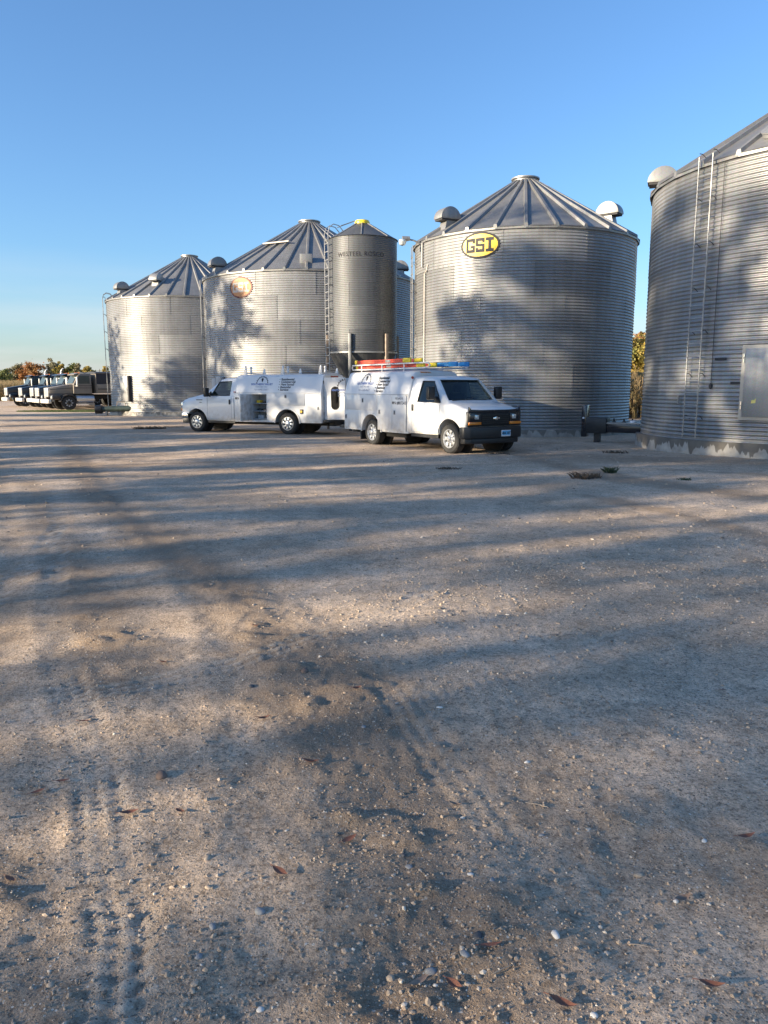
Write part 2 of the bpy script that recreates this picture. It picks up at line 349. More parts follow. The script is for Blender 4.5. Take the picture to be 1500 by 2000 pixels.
def ground_mat():
    m, nt, bs = new_mat('gravel_yard')
    big = tex(nt, 'Noise', .28, 'World', Detail=6., Roughness=.62); mid = tex(nt, 'Noise', 2.3, 'World', Detail=7., Roughness=.7)
    fine = tex(nt, 'Noise', 70, 'World', Detail=4., Roughness=.8)
    base = ramp(nt, big.outputs[0], [(.33, (.49, .37, .265)), (.5, (.63, .49, .365)), (.66, (.71, .575, .45))])
    c = mixc(nt, .75, base.outputs[0], ramp(nt, mid.outputs[0], [(.3, (.62, .60, .57)), (.6, (1.08, 1.07, 1.06))]).outputs[0], 'MULTIPLY')
    c = mixc(nt, .85, c, ramp(nt, fine.outputs[0], [(.3, (.34, .33, .31)), (.5, (1., 1., 1.)), (.7, (1.32, 1.3, 1.27))]).outputs[0], 'MULTIPLY')
    m35 = tex(nt, 'Noise', 34, 'World', Detail=3., Roughness=.7)
    c = mixc(nt, .8, c, ramp(nt, m35.outputs[0], [(.34, (.45, .43, .41)), (.46, (1, 1, 1)), (.66, (1.2, 1.19, 1.17))]).outputs[0], 'MULTIPLY')
    m12 = tex(nt, 'Noise', 11, 'World', Detail=5., Roughness=.75)
    c = mixc(nt, .8, c, ramp(nt, m12.outputs[0], [(.32, (.60, .58, .55)), (.5, (1, 1, 1)), (.7, (1.16, 1.15, 1.13))]).outputs[0], 'MULTIPLY')
    da = nt.nodes.new('ShaderNodeAttribute'); da.attribute_name = 'damp'
    dm = nt.nodes.new('ShaderNodeMath'); dm.operation = 'MULTIPLY'; dm.inputs[1].default_value = .70; nt.links.new(da.outputs['Fac'], dm.inputs[0])
    c = mixc(nt, dm.outputs[0], c, (.25, .178, .118))
    du = nt.nodes.new('ShaderNodeAttribute'); du.attribute_name = 'dust'
    d2 = nt.nodes.new('ShaderNodeMath'); d2.operation = 'MULTIPLY'; d2.inputs[1].default_value = .55; nt.links.new(du.outputs['Fac'], d2.inputs[0])
    c = mixc(nt, d2.outputs[0], c, (.72, .63, .51))
    h = None
    for sc, th, lo, hi in ((95, .30, .8, 1.9), (42, .22, .75, 1.8)):               # fine gravel too small to build
        vo = tex(nt, 'Voronoi', sc, 'World'); v2 = tex(nt, 'Noise', 1.3 if sc > 50 else .8, 'World', Detail=3.)
        thn = ramp(nt, v2.outputs[0], [(.35, (th*.55,)*3), (.65, (th*1.25,)*3)])
        lt = nt.nodes.new('ShaderNodeMath'); lt.operation = 'LESS_THAN'; nt.links.new(vo.outputs['Distance'], lt.inputs[0]); nt.links.new(thn.outputs[0], lt.inputs[1])
        sep = nt.nodes.new('ShaderNodeSeparateColor'); nt.links.new(vo.outputs['Color'], sep.inputs[0])
        tone = ramp(nt, sep.outputs[0], [(.0, (.12, .105, .09)), (.45, (.30, .255, .21)), (.8, (.50, .43, .35)), (.97, (.74, .68, .58))])
        pick = nt.nodes.new('ShaderNodeMath'); pick.operation = 'GREATER_THAN'; pick.inputs[1].default_value = .42; nt.links.new(sep.outputs[1], pick.inputs[0])
        both = nt.nodes.new('ShaderNodeMath'); both.operation = 'MULTIPLY'; nt.links.new(lt.outputs[0], both.inputs[0]); nt.links.new(pick.outputs[0], both.inputs[1])
        c = mixc(nt, both.outputs[0], c, tone.outputs[0])
        hh = nt.nodes.new('ShaderNodeMath'); hh.operation = 'MULTIPLY'; hh.inputs[1].default_value = .6; nt.links.new(both.outputs[0], hh.inputs[0])
        if h is None: h = hh.outputs[0]
        else:
            a = nt.nodes.new('ShaderNodeMath'); nt.links.new(h, a.inputs[0]); nt.links.new(hh.outputs[0], a.inputs[1]); h = a.outputs[0]
    a = nt.nodes.new('ShaderNodeMath'); nt.links.new(h, a.inputs[0]); nt.links.new(fine.outputs[0], a.inputs[1])
    nt.links.new(c, bs.inputs['Base Color']); bs.inputs['Roughness'].default_value = .95; bs.inputs['Specular IOR Level'].default_value = .25
    bump(nt, bs, a.outputs[0], 1., .016)
    return m
tag(mesh_obj('ground', gm, ground_mat()), kind='structure')
def gz_at(x, y): return float(relief(np.array([x]), np.array([y]))[0])

# ------------------------------------------------------------------ grain bins
RING = 1.1176; PITCH = .1016
def sheet_mesh(R, n, pitch=PITCH, ring=RING, amp=.0135, segs=12, per=8, bolts=True):
    span = 2*PI/n + .05/R; rows = int(round(ring/pitch*per))
    z = np.linspace(-.015, ring, rows+1); u = np.linspace(0, 1, segs+1)
    ZZ, UU = np.meshgrid(z, u, indexing='ij')
    rr = R + amp*np.cos(2*PI*ZZ/pitch) + .007*UU + .005*(1-ZZ/ring); th = (UU-.5)*span
    v = np.stack([rr*np.cos(th), rr*np.sin(th), ZZ], 2).reshape(-1, 3)
    ii = (np.arange(rows)[:, None]*(segs+1)+np.arange(segs)[None]).ravel()
    q = np.stack([ii, ii+1, ii+segs+2, ii+segs+1], 1); v = list(map(tuple, v)); q = list(map(tuple, q))
    if bolts:
        spots = [(a, zz) for a in (span/2-.015/R, span/2-.06/R) for zz in np.arange(pitch, ring, pitch)]
        spots += [(a, .05) for a in np.linspace(-span/2, span/2, 11)[:-1]]
        for a, zz in spots:
            r0 = R + amp*math.cos(2*PI*zz/pitch)+.004; k = len(v); w = .011
            for rr_ in (r0-.004, r0+.013):
                for da, dz in ((-w, -w), (w, -w), (w, w), (-w, w)):
                    v.append((rr_*math.cos(a+da/R), rr_*math.sin(a+da/R), zz+dz))
            q += [(k+4, k+5, k+6, k+7)] + [(k+i, k+(i+1) % 4, k+4+(i+1) % 4, k+4+i) for i in range(4)]
    me = np_mesh('wall_sheet', v, q, True); me.set_sharp_from_angle(angle=rad(50)); return me
def roof_panel_mesh(R, n, r0, zr):
    hw = PI/n; Re = R+.09; slope = zr/(R-r0); ze = -.09*slope
    def P(r, a, dh): z = ze+(Re-r)*slope; return (r*math.cos(a), r*math.sin(a), z+dh)
    mb = MB(); k = 7; rs = [Re+(r0-Re)*i/k for i in range(k+1)]; c = 5
    g = [[P(r, -hw+2*hw*j/c, .004*math.sin(PI*j/c)) for j in range(c+1)] for r in rs]
    for i in range(k):
        for j in range(c): mb.add([g[i][j], g[i][j+1], g[i+1][j+1], g[i+1][j]], [(0, 1, 2, 3)])
    for i in range(k):                                        # standing rib along one edge
        qs = []
        for r in (rs[i], rs[i+1]):
            w = .075 if r > 1 else .05
            qs.append([P(r, -hw-w/r, .0), P(r, -hw-w*.6/r, .095), P(r, -hw+w*.6/r, .095), P(r, -hw+w/r, .0)])
        for j in range(3): mb.add([qs[0][j], qs[0][j+1], qs[1][j+1], qs[1][j]], [(0, 1, 2, 3)])
    w = .075; mb.add([P(Re, -hw-w/Re, -.03), P(Re, -hw-w*.6/Re, .095), P(Re, -hw+w*.6/Re, .095), P(Re, -hw+w/Re, -.03)], [(0, 1, 2, 3)])
    mb.add([P(Re, -hw, 0), P(Re, hw, 0), P(Re-.005, hw, -.07), P(Re-.005, -hw, -.07)], [(0, 1, 2, 3)])
    bm = bmesh.new(); me = mb.mesh('roof_panel', 25)
    return me
def ladder_parts(root, ang, R, z0, z1, width=.40, off=.2, over=.35, hoop=False, m='steel'):
    """ladder on the wall of a round bin: its own top-level thing is the bin; ladder is a part with sub-parts"""
    L = empty('ladder'); L.parent = root; L.rotation_euler = (0, 0, ang); r = R+off
    for s in (-1, 1):
        y = s*width/2; pts = [(r, y, z0), (r, y, z1+over)]
        if hoop: pts += [(r-.06, y, z1+over+.22), (r-.22, y, z1+over+.34), (r-.45, y, z1+over+.30), (r-.62, y, z1+over+.12)]
        MB().tube(pts, .018, 6).build('rail', M[m], L)
    k = int((z1-z0+over-.1)/.305); me = None
    for i in range(k):
        z = z0+.2+i*.305
        if me is None: me = MB().tube([(0, -width/2, -.03), (0, -width/2+.04, 0), (0, width/2-.04, 0), (0, width/2, -.03)], .019, 6).mesh('rung')
        o = mesh_obj('rung', me, M[m], L); o.location = (r, 0, z)
    bk = MB().tube([(0, 0, 0), (-.10, .0, .0), (-off+.01, .05, -.09)], .010, 5).mesh('bracket')
    for i in range(int((z1-z0)/1.1)+1):
        for s in (-1, 1):
            o = mesh_obj('bracket', bk, M['dark_matte'] if m == 'steel' else M[m], L); o.location = (r, s*width/2, z0+.55+i*1.05)
    return L
def vent_parts(root, ang, r, z, size=.42, name='roof_vent'):
    """half-round mushroom vent sitting on the roof"""
    v = empty(name); v.parent = root; v.rotation_euler = (0, 0, ang); v.location = (r*math.cos(ang), r*math.sin(ang), z)
    prof = [(size*math.cos(a), size*math.sin(a)+.16) for a in np.linspace(0, PI, 14)]
    MB().prism(prof, 'y', -size*.62, size*.62).build('hood', M['galv_roof'], v, bevel=.008)
    MB().prism([(size*.9, .158), (-size*.85, .158), (-size*.85, .10), (size*.9, .10)], 'y', -size*.56, size*.56).build('vent_shade', M['dark_matte'], v)  # solid dark block; shade of the open underside is put into its colour
    MB().prism([(.14, .17), (-size, .17), (-size*1.1, .35-.9*size), (.25, -.30)], 'y', -size*.5, size*.5).build('neck', M['galv_roof'], v)
    return v
def bin_part_decal(root, name, ang, zc, w, h, R, m, steps=28):
    v = []; q = []; n = 40
    vs = [(0, 0)] ; rings = 5
    for k in range(1, rings+1):
        vs += [(w/2*k/rings*math.cos(2*PI*i/n), h/2*k/rings*math.sin(2*PI*i/n)) for i in range(n)]
    f = [(0, 1+i, 1+(i+1) % n) for i in range(n)]
    for k in range(rings-1):
        f += [(1+k*n+i, 1+(k+1)*n+i, 1+(k+1)*n+(i+1) % n, 1+k*n+(i+1) % n) for i in range(n)]
    pts = [(R*math.cos(ang+x/R), R*math.sin(ang+x/R), zc+y) for x, y in vs]
    return MB().add(pts, f).build(name, m, root, smooth=60)
def wrap_text(root, name, me, ang, zc, R, m):
    bm = bmesh.new(); bm.from_mesh(me)
    bmesh.ops.triangulate(bm, faces=bm.faces); bmesh.ops.subdivide_edges(bm, edges=[e for e in bm.edges if e.calc_length() > .12], cuts=2)
    for v in bm.verts: a = ang+v.co.x/R; z = zc+v.co.y; v.co = (R*math.cos(a), R*math.sin(a), z)
    bm.to_mesh(me); bm.free(); return mesh_obj(name, me, m, root)
def block_letters(sc=1.):
    mb = MB(); t = .085
    def bar(x0, x1, y0, y1): mb.add([(x*sc, y*sc, 0) for x, y in ((x0, y0), (x1, y0), (x1, y1), (x0, y1))], [(0, 1, 2, 3)])
    x = -.50                                              # G
    for b in ((x, x+.33, .36, .46), (x, x+t, 0.1, .36), (x, x+.33, 0, .10), (x+.33-t, x+.33, .10, .23), (x+.17, x+.33-t, .15, .23), (x+.33-t, x+.33, .30, .36)): bar(*b)
    x = -.14                                              # S
    for b in ((x, x+.32, .36, .46), (x, x+t, .27, .36), (x, x+.32, .19, .27), (x+.32-t, x+.32, .10, .19), (x, x+.32, 0, .10), (x, x+t, .10, .15), (x+.32-t, x+.32, .31, .36)): bar(*b)
    x = .22                                               # I
    for b in ((x, x+.28, .36, .46), (x+.09, x+.19, .10, .36), (x, x+.28, 0, .10)): bar(*b)
    return mb.mesh('letters', 0)
def concrete_mat(name, wet):
    m, nt, bs = new_mat(name)
    n = tex(nt, 'Noise', 4, 'Object', Detail=7.); base = ramp(nt, n.outputs[0], [(.3, (.24, .225, .20)), (.7, (.40, .385, .35))])
    tc = nt.nodes.new('ShaderNodeTexCoord'); mp = nt.nodes.new('ShaderNodeMapping'); mp.inputs['Scale'].default_value = (4.5, 4.5, .8)
    nt.links.new(tc.outputs['Object'], mp.inputs[0])
    st = nt.nodes.new('ShaderNodeTexNoise'); st.inputs['Scale'].default_value = 1.; st.inputs['Detail'].default_value = 3; nt.links.new(mp.outputs[0], st.inputs['Vector'])
    sx = nt.nodes.new('ShaderNodeSeparateXYZ'); nt.links.new(tc.outputs['Object'], sx.inputs[0])
    ad = nt.nodes.new('ShaderNodeMath'); ad.operation = 'MULTIPLY_ADD'; ad.inputs[1].default_value = 1.0; ad.inputs[2].default_value = -.12; nt.links.new(sx.outputs[2], ad.inputs[0])
    a2 = nt.nodes.new('ShaderNodeMath'); nt.links.new(ad.outputs[0], a2.inputs[0]); nt.links.new(st.outputs[0], a2.inputs[1])
    wetm = ramp(nt, a2.outputs[0], [(.53, (0, 0, 0)), (.56, (1, 1, 1))])
    ml = nt.nodes.new('ShaderNodeMath'); ml.operation = 'MULTIPLY'; ml.inputs[1].default_value = wet; nt.links.new(wetm.outputs[0], ml.inputs[0])
    nt.links.new(mixc(nt, ml.outputs[0], base.outputs[0], (.060, .052, .042)), bs.inputs['Base Color']); bs.inputs['Roughness'].default_value = .9
    bump(nt, bs, n.outputs[0], .4, .02); return m
M['concrete'] = concrete_mat('stained_concrete', .75); M['concrete2'] = concrete_mat('concrete', .55)
def grain_bin(label, c, R, z0, rings, n_sheet, n_roof, cap_z, cap_r=.48, foot=.14, wall='galv', conc='concrete2', rot=0., per=8, segs=12):
    root = empty('grain_bin', (c[0], c[1], 0), rot); tag(root, label, 'grain bin', 'galvanised grain bins around the yard')
    sm = sheet_mesh(R, n_sheet, per=per, segs=segs)
    for k in range(rings):
        for i in range(n_sheet):
            o = mesh_obj('wall_sheet', sm, M[wall], root); o.location = (0, 0, z0+k*RING)
            o.rotation_euler = (0, 0, 2*PI*(i+(.5 if k % 2 else 0)+.13*(k % 3))/n_sheet)
    ze = z0+rings*RING; rise = cap_z-.22-ze
    pm = roof_panel_mesh(R, n_roof, cap_r, rise)
    for i in range(n_roof):
        o = mesh_obj('roof_panel', pm, M['galv_roof'], root); o.location = (0, 0, ze+.02); o.rotation_euler = (0, 0, 2*PI*(i+.35)/n_roof)
    zc = ze+rise
    MB().lathe([(cap_r+.06, zc-.02), (cap_r+.05, zc+.06), (cap_r-.03, zc+.08), (cap_r-.03, zc+.17), (cap_r+.05, zc+.175), (cap_r+.05, zc+.22), (cap_r*.6, zc+.27), (.01, zc+.29)], 28).build('roof_cap', M['steel'], root)
    MB().lathe([(R+.02, ze-.03), (R+.05, ze-.035), (R+.05, ze+.0)], 72).build('eave_ring', M['dark_matte'], root)  # thin dark ring in the gap under the eave
    MB().lathe([(R-.3, z0-.001), (R+foot, z0), (R+foot+.01, z0-.03), (R+foot+.02, -.25)], 72).build('foundation', M[conc], root, smooth=30)
    MB().lathe([(R+.012, z0), (R+.016, z0+.07), (R-.02, z0+.072)], 72).build('base_angle', M['steel'], root)
    return root, ze, rise
def face_ang(c): return math.atan2(-c[1], -c[0])        # bin angle that looks at the yard entrance
# bin with the yellow sign
cY = (5.32, 30.57); bY, zeY, riY = grain_bin('galvanised bin with yellow oval sign and yard light at its eave', cY, 4.13, .25, 6, 9, 26, 9.42)
def roof_z(ze, rise, R, cap_r, r): return ze + rise*(R-r)/(R-cap_r)
fY = face_ang(cY)
vent_parts(bY, fY-rad(52), 3.45, roof_z(zeY, riY, 4.13, .48, 3.45)+.08)
vent_parts(bY, fY+rad(62), 3.35, roof_z(zeY, riY, 4.13, .48, 3.35)+.10)
vent_parts(bY, fY+rad(170), 3.3, roof_z(zeY, riY, 4.13, .48, 3.3)+.1)
aS = fY-rad(20.5)
bin_part_decal(bY, 'sign_border', aS, 6.40, 1.42, .86, 4.13+.030, M['ink'])
bin_part_decal(bY, 'sign_face', aS, 6.40, 1.28, .73, 4.13+.035, M['yellow'])
wrap_text(bY, 'sign_lettering', block_letters(), aS, 6.40-.23, 4.13+.041, M['ink'])
ladder_parts(bY, fY-rad(74), 4.13, .5, zeY, off=.16, over=-.05)
yl = MB().tube([(0, 0, 0), (0, 0, .75)], .03, 8); arm = empty('yard_light_arm'); arm.parent = bY
pA = Vector((4.19*math.cos(fY-rad(60)), 4.19*math.sin(fY-rad(60)), 6.0))
MB().tube([pA, pA+Vector((0, 0, .85))], .035, 8).build('mast', M['steel'], arm)
dirL = Vector((math.cos(fY-rad(75)), math.sin(fY-rad(75)), .0)); pB = pA+Vector((0, 0, .80))
MB().tube([pB, pB+dirL*.3+Vector((0, 0, .13)), pB+dirL*.55+Vector((0, 0, .18))], .03, 8).build('arm', M['steel'], arm)
hd = pB+dirL*.72+Vector((0, 0, .17))
MB().cyl(pB+dirL*.45+Vector((0, 0, .2)), hd, .075, .11, 14).build('lamp_head', M['steel'], arm)
MB().lathe([(.13, -.02), (.14, -.10), (.10, -.20), (.02, -.23)], 16, c=tuple(hd)).build('lamp_lens', M['lamp'], arm)
aC = fY-rad(57)
MB().tube([(4.16*math.cos(aC+.045), 4.16*math.sin(aC+.045), 6.05), (4.19*math.cos(aC+.04), 4.19*math.sin(aC+.04), 5.85), (4.19*math.cos(aC), 4.19*math.sin(aC), 5.75), (4.19*math.cos(aC), 4.19*math.sin(aC), .3)], .022, 6).build('conduit', M['pale'], bY)

# wide bin with the faded orange sign
c2 = (-3.82, 41.22); b2, ze2, ri2 = grain_bin('wide galvanised bin with faded orange oval sign behind the hopper bin', c2, 5.4, .25, 6, 12, 34, 10.05, .52)
f2 = face_ang(c2)
aO = f2-rad(36)
bin_part_decal(b2, 'sign_border', aO, 6.22, 1.34, .96, 5.4+.030, M['maroon'])
bin_part_decal(b2, 'sign_face', aO, 6.22, 1.20, .83, 5.4+.035, M['orange_faded'])
wrap_text(b2, 'sign_lettering', block_letters(.95), aO, 6.22-.22, 5.4+.041, M['pale'])
ladder_parts(b2, f2-rad(80), 5.4, .5, ze2, off=.16, over=.0)
vent_parts(b2, f2-rad(66), 4.9, roof_z(ze2, ri2, 5.4, .52, 4.9)+.08); vent_parts(b2, f2+rad(78), 4.7, roof_z(ze2, ri2, 5.4, .52, 4.7)+.08)
bx = empty('roof_hatch'); bx.parent = b2; ah = f2-rad(2); bx.rotation_euler = (0, 0, ah); bx.location = (4.75*math.cos(ah), 4.75*math.sin(ah), roof_z(ze2, ri2, 5.4, .52, 4.75))
MB().box(-.25, .2, -.28, .28, -.1, .32).build('hatch_box', M['galv_roof'], bx, bevel=.01)
pk = MB().box(-.1, .1, -.75, .75, 0, .05).build('roof_plank', M['pale'], b2); ap = f2-rad(33); pk.rotation_euler = (0, 0, ap); pk.location = (2.9*math.cos(ap), 2.9*math.sin(ap), roof_z(ze2, ri2, 5.4, .52, 2.9)+.11)
for j, (da, zz, hh) in enumerate([(-57, 1.75, .75), (-52.5, 1.85, .65)]):
    e = MB().box(0, .22, -.2, .2, -hh/2, hh/2).build('electrical_box', M['shelf'], b2, bevel=.01); a = f2+rad(da)
    e.rotation_euler = (0, 0, a); e.location = (5.41*math.cos(a), 5.41*math.sin(a), zz)

# far left bin
c3 = (-12.4, 51.01); b3, ze3, ri3 = grain_bin('farthest galvanised bin with hooped ladder beside the parked grain trucks', c3, 5.17, .25, 6, 11, 32, 9.95, .5)
f3 = face_ang(c3)
ladder_parts(b3, f3-rad(83), 5.17, .35, ze3, off=.2, over=.15, hoop=True)
vent_parts(b3, f3-rad(62), 4.6, roof_z(ze3, ri3, 5.17, .5, 4.6)+.08); vent_parts(b3, f3-rad(30), 3.9, roof_z(ze3, ri3, 5.17, .5, 3.9)+.06)
dr = empty('access_door'); dr.parent = b3; a = f3-rad(51); dr.rotation_euler = (0, 0, a); dr.location = (5.2*math.cos(a), 5.2*math.sin(a), 0)
MB().box(-.02, .06, -.42, .42, .85, 2.35).build('door_panel', M['galv'], dr, bevel=.012)
MB().box(-.02, .16, .42, .54, .83, 2.37).build('door_frame', M['dark_matte'], dr)

# right-hand near bin
cR = (12.27, 21.70); bR, zeR, riR = grain_bin('nearest galvanised bin with white ladder and flat access door', cR, 4.8, .36, 6, 10, 30, 9.95, .5, conc='concrete', per=10, segs=16)
fR = rad(-155.4)
LR = ladder_parts(bR, fR, 4.8, .42, zeR, width=.42, off=.17, over=.12)
vent_parts(bR, rad(-200), 4.55, roof_z(zeR, riR, 4.8, .5, 4.55)+.06, .42); vent_parts(bR, rad(-120), 3.2, roof_z(zeR, riR, 4.8, .5, 3.2)+.08)
dr = empty('access_door'); dr.parent = bR; a = rad(-134.5); dr.rotation_euler = (0, 0, a); dr.location = (4.83*math.cos(a), 4.83*math.sin(a), 0)
dp = MB().box(-.04, .045, -.44, .44, .98, 2.58).build('door_panel', M['galv'], dr, bevel=.01)
MB().box(-.03, .012, -.53, .53, .90, 2.66).build('door_frame', M['steel'], dr)
for zz in (1.2, 1.3, 2.3, 2.42): MB().cyl((.04, -.47, zz-.04), (.04, -.47, zz+.04), .022).build('hinge', M['chrome'], dr)
MB().add([(.048, -.24, 1.30), (.048, -.14, 1.31), (.048, -.13, 1.42), (.048, -.17, 1.38), (.048, -.23, 1.38)], [(0, 1, 2, 3, 4)]).build('sticker', M['sticker'], dp)
hl = empty('roof_hatch'); hl.parent = bR; a = rad(-139); hl.rotation_euler = (0, math.atan(riR/4.3), a); rr = 4.15
hl.location = (rr*math.cos(a), rr*math.sin(a), roof_z(zeR, riR, 4.8, .5, rr)+.04)
MB().lathe([(.34, 0), (.34, .09), (.36, .10), (.36, .13), (.1, .15), (.01, .15)], 28).build('hatch_lid', M['steel'], hl)
a = rad(-150.0)
MB().tube([(4.86*math.cos(a), 4.86*math.sin(a), zeR-.1), (4.84*math.cos(a), 4.84*math.sin(a), 1.75)], .008, 5).build('pull_cord', M['dark_matte'], bR)
MB().lathe([(.01, 1.63), (.04, 1.66), (.045, 1.72), (.015, 1.78)], 10, c=(4.85*math.cos(a), 4.85*math.sin(a), 0)).build('cord_weight', M['dark_matte'], bR)
a = rad(-147.5)
for da, zz, w in ((0, 2.36, .30), (5.2, 1.78, .26)):
    e = MB().box(0, .03, -w/2, w/2, -.03, .03).build('stencil_mark', M['dark_matte'], bR); aa = a+rad(da); e.rotation_euler = (0, 0, aa); e.location = (4.805*math.cos(aa), 4.805*math.sin(aa), zz)
MB().prism([(0, 0), (.16, .0), (.0, .22)], 'y', -.05, .05).build('pulley_bracket', M['steel'], bR).location = (4.82*math.cos(rad(-163)), 4.82*math.sin(rad(-163)), 1.25)

# hopper bin
cH = (-.86, 31.89); hop = empty('hopper_bin', (*cH, 0)); tag(hop, 'slim dark hopper-bottom bin with yellow lid standing on steel legs', 'hopper bin')
fH = face_ang(cH); RH = 1.37; zH = 3.05; ringH = .875
sm = sheet_mesh(RH, 4, .0675, ringH, .006, 16, 7, False)
for k in range(5):
    for i in range(4):
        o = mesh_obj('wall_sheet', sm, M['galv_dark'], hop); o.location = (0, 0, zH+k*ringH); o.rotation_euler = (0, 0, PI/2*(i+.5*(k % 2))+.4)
zeH = zH+5*ringH
for i in range(8):
    a0, a1 = 2*PI*i/8, 2*PI*(i+1)/8; mb = MB(); n = 6
    for j in range(n):
        p0, p1 = a0+(a1-a0)*j/n, a0+(a1-a0)*(j+1)/n
        mb.add([(1.42*math.cos(p0), 1.42*math.sin(p0), zeH-.02), (1.42*math.cos(p1), 1.42*math.sin(p1), zeH-.02), (.28*math.cos(p1), .28*math.sin(p1), zeH+.62), (.28*math.cos(p0), .28*math.sin(p0), zeH+.62)], [(0, 1, 2, 3)])
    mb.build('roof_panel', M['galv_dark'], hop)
    MB().tube([(1.40*math.cos(a0), 1.40*math.sin(a0), zeH+.0), (.3*math.cos(a0), .3*math.sin(a0), zeH+.625)], .022, 6).build('roof_seam', M['steel'], hop)
MB().lathe([(.27, zeH+.60), (.30, zeH+.62), (.30, zeH+.70), (.27, zeH+.72), (.26, zeH+.76), (.05, zeH+.79), (.01, zeH+.79)], 24).build('lid', M['yellow_cap'], hop)
for i in range(6):
    a0, a1 = 2*PI*i/6+.3, 2*PI*(i+1)/6+.3; mb = MB(); n = 8
    for j in range(n):
        p0, p1 = a0+(a1-a0)*j/n, a0+(a1-a0)*(j+1)/n
        mb.add([(1.375*math.cos(p0), 1.375*math.sin(p0), zH), (1.375*math.cos(p1), 1.375*math.sin(p1), zH), (.2*math.cos(p1), .2*math.sin(p1), .95), (.2*math.cos(p0), .2*math.sin(p0), .95)], [(0, 1, 2, 3)])
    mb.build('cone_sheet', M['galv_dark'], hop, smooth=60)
MB().lathe([(.2, .97), (.2, .70), (.26, .70), (.26, .62)], 20).build('outlet', M['steel'], hop)
MB().lathe([(1.375, zH-.04), (1.40, zH-.04), (1.40, zH+.03), (1.375, zH+.03)], 48).build('ring_beam', M['steel'], hop)
for i, dg_ in enumerate((-20, 40, 100, 160, 220, 280)):
    a = fH+rad(dg_); lg = MB().box(-.04, .05, -.06, .06, -.02, 3.75).build('leg', M['steel_rust'] if i in (1, 5) else M['galv_dark'], hop, bevel=.008)
    lg.rotation_euler = (0, 0, a); lg.location = (1.44*math.cos(a), 1.44*math.sin(a), 0)
    MB().tube([(1.42*math.cos(a), 1.42*math.sin(a), .75), (1.42*math.cos(a+PI/3), 1.42*math.sin(a+PI/3), .75)], .03, 6).build('brace', M['steel'], hop)
ladder_parts(hop, fH-rad(66), RH, .9, zeH, width=.38, off=.16, over=.15, hoop=True)
ah = fH-rad(66)
for s in (-.19, .19):
    MB().tube([(1.0*math.cos(ah)-s*math.sin(ah), 1.0*math.sin(ah)+s*math.cos(ah), zeH+.45), (.33*math.cos(ah), .33*math.sin(ah), zeH+.72)], .016, 6).build('roof_rail', M['steel'], hop)
wrap_text(hop, 'lettering', text_mesh('WESTEEL ROSCO', .23, .0, space=1.1), fH-rad(3), 6.63, RH+.020, M['ink'])

# ------------------------------------------------------------------ vans
def wheel(root, x, y, side, R=.38, w=.23, style='cover', name='wheel'):
    """side = +1 outer face towards +y"""
    h = empty(name); h.parent = root; h.location = (x, y, R)
    s = side
    ty = [(R*.60, -w/2), (R*.90, -w/2), (R*.975, -w*.40), (R, -w*.28), (R, w*.28), (R*.975, w*.40), (R*.90, w/2), (R*.62, w/2), (R*.58, w*.35), (R*.58, -w*.35), (R*.60, -w/2)]
    MB().lathe(ty, 40, 'y').build('tyre', M['rubber'], h)
    tr = MB()
    for i in range(36):
        a = 2*PI*i/36
        for yy in (-w*.3, 0., w*.3):
            a2 = a + (.09 if yy == 0 else 0); c, d = math.cos(a2), math.sin(a2); t = .045
            q = [(R*.992*c-t*d, R*.992*d+t*c), (R*.992*c+t*d, R*.992*d-t*c), (R*1.008*c+t*d, R*1.008*d-t*c), (R*1.008*c-t*d, R*1.008*d+t*c)]
            tr.prism(q, 'y', yy-w*.11, yy+w*.11)
    tr.build('tread', M['rubber'], h, smooth=0)
    rim = empty('rim'); rim.parent = h; rim.scale = (1, s, 1)
    o = w/2
    MB().lathe([(R*.62, o-.005), (R*.635, o+.006), (R*.60, o+.006), (R*.56, o-.03), (R*.54, -.05), (R*.60, -.06)], 36, 'y').build('rim_ring', M['alloy'] if style != 'dark' else M['under'], rim)
    MB().lathe([(R*.58, o-.11), (.01, o-.11)], 30, 'y').build('brake_backing', M['under'], rim)
    if style == 'cover':
        MB().lathe([(R*.30, o-.02), (R*.22, o+.02), (R*.08, o+.035), (.005, o+.035)], 24, 'y').build('hub_cap', M['alloy'], rim)
        for i in range(8):
            a = 2*PI*i/8; q = []
            for rr, da in ((R*.22, -.30), (R*.57, -.02), (R*.57, .42), (R*.22, .34)): q.append((rr*math.cos(a+da), rr*math.sin(a+da)))
            MB().prism(q, 'y', o-.04, o-.008).build('spoke', M['alloy'], rim, bevel=.005)
    else:
        MB().lathe([(R*.34, o-.05), (R*.30, o-.02), (R*.20, o-.015), (R*.17, o+.03), (R*.12, o+.045), (.005, o+.045)], 24, 'y').build('hub_cap', M['alloy'] if style != 'dark' else M['under'], rim)
        for i in range(8):
            a = 2*PI*i/8; q = []
            for rr, da in ((R*.30, -.30), (R*.57, -.22), (R*.57, .22), (R*.30, .30)): q.append((rr*math.cos(a+da), rr*math.sin(a+da)))
            MB().prism(q, 'y', o-.055, o-.035).build('spoke', M['alloy'] if style != 'dark' else M['shelf'], rim, bevel=.004)
        for i in range(8):
            a = 2*PI*(i+.5)/8; MB().cyl((R*.245*math.cos(a), o-.03, R*.245*math.sin(a)), (R*.245*math.cos(a), o+.008, R*.245*math.sin(a)), .012, None, 6).build('lug_nut', M['chrome'], rim)
    return h
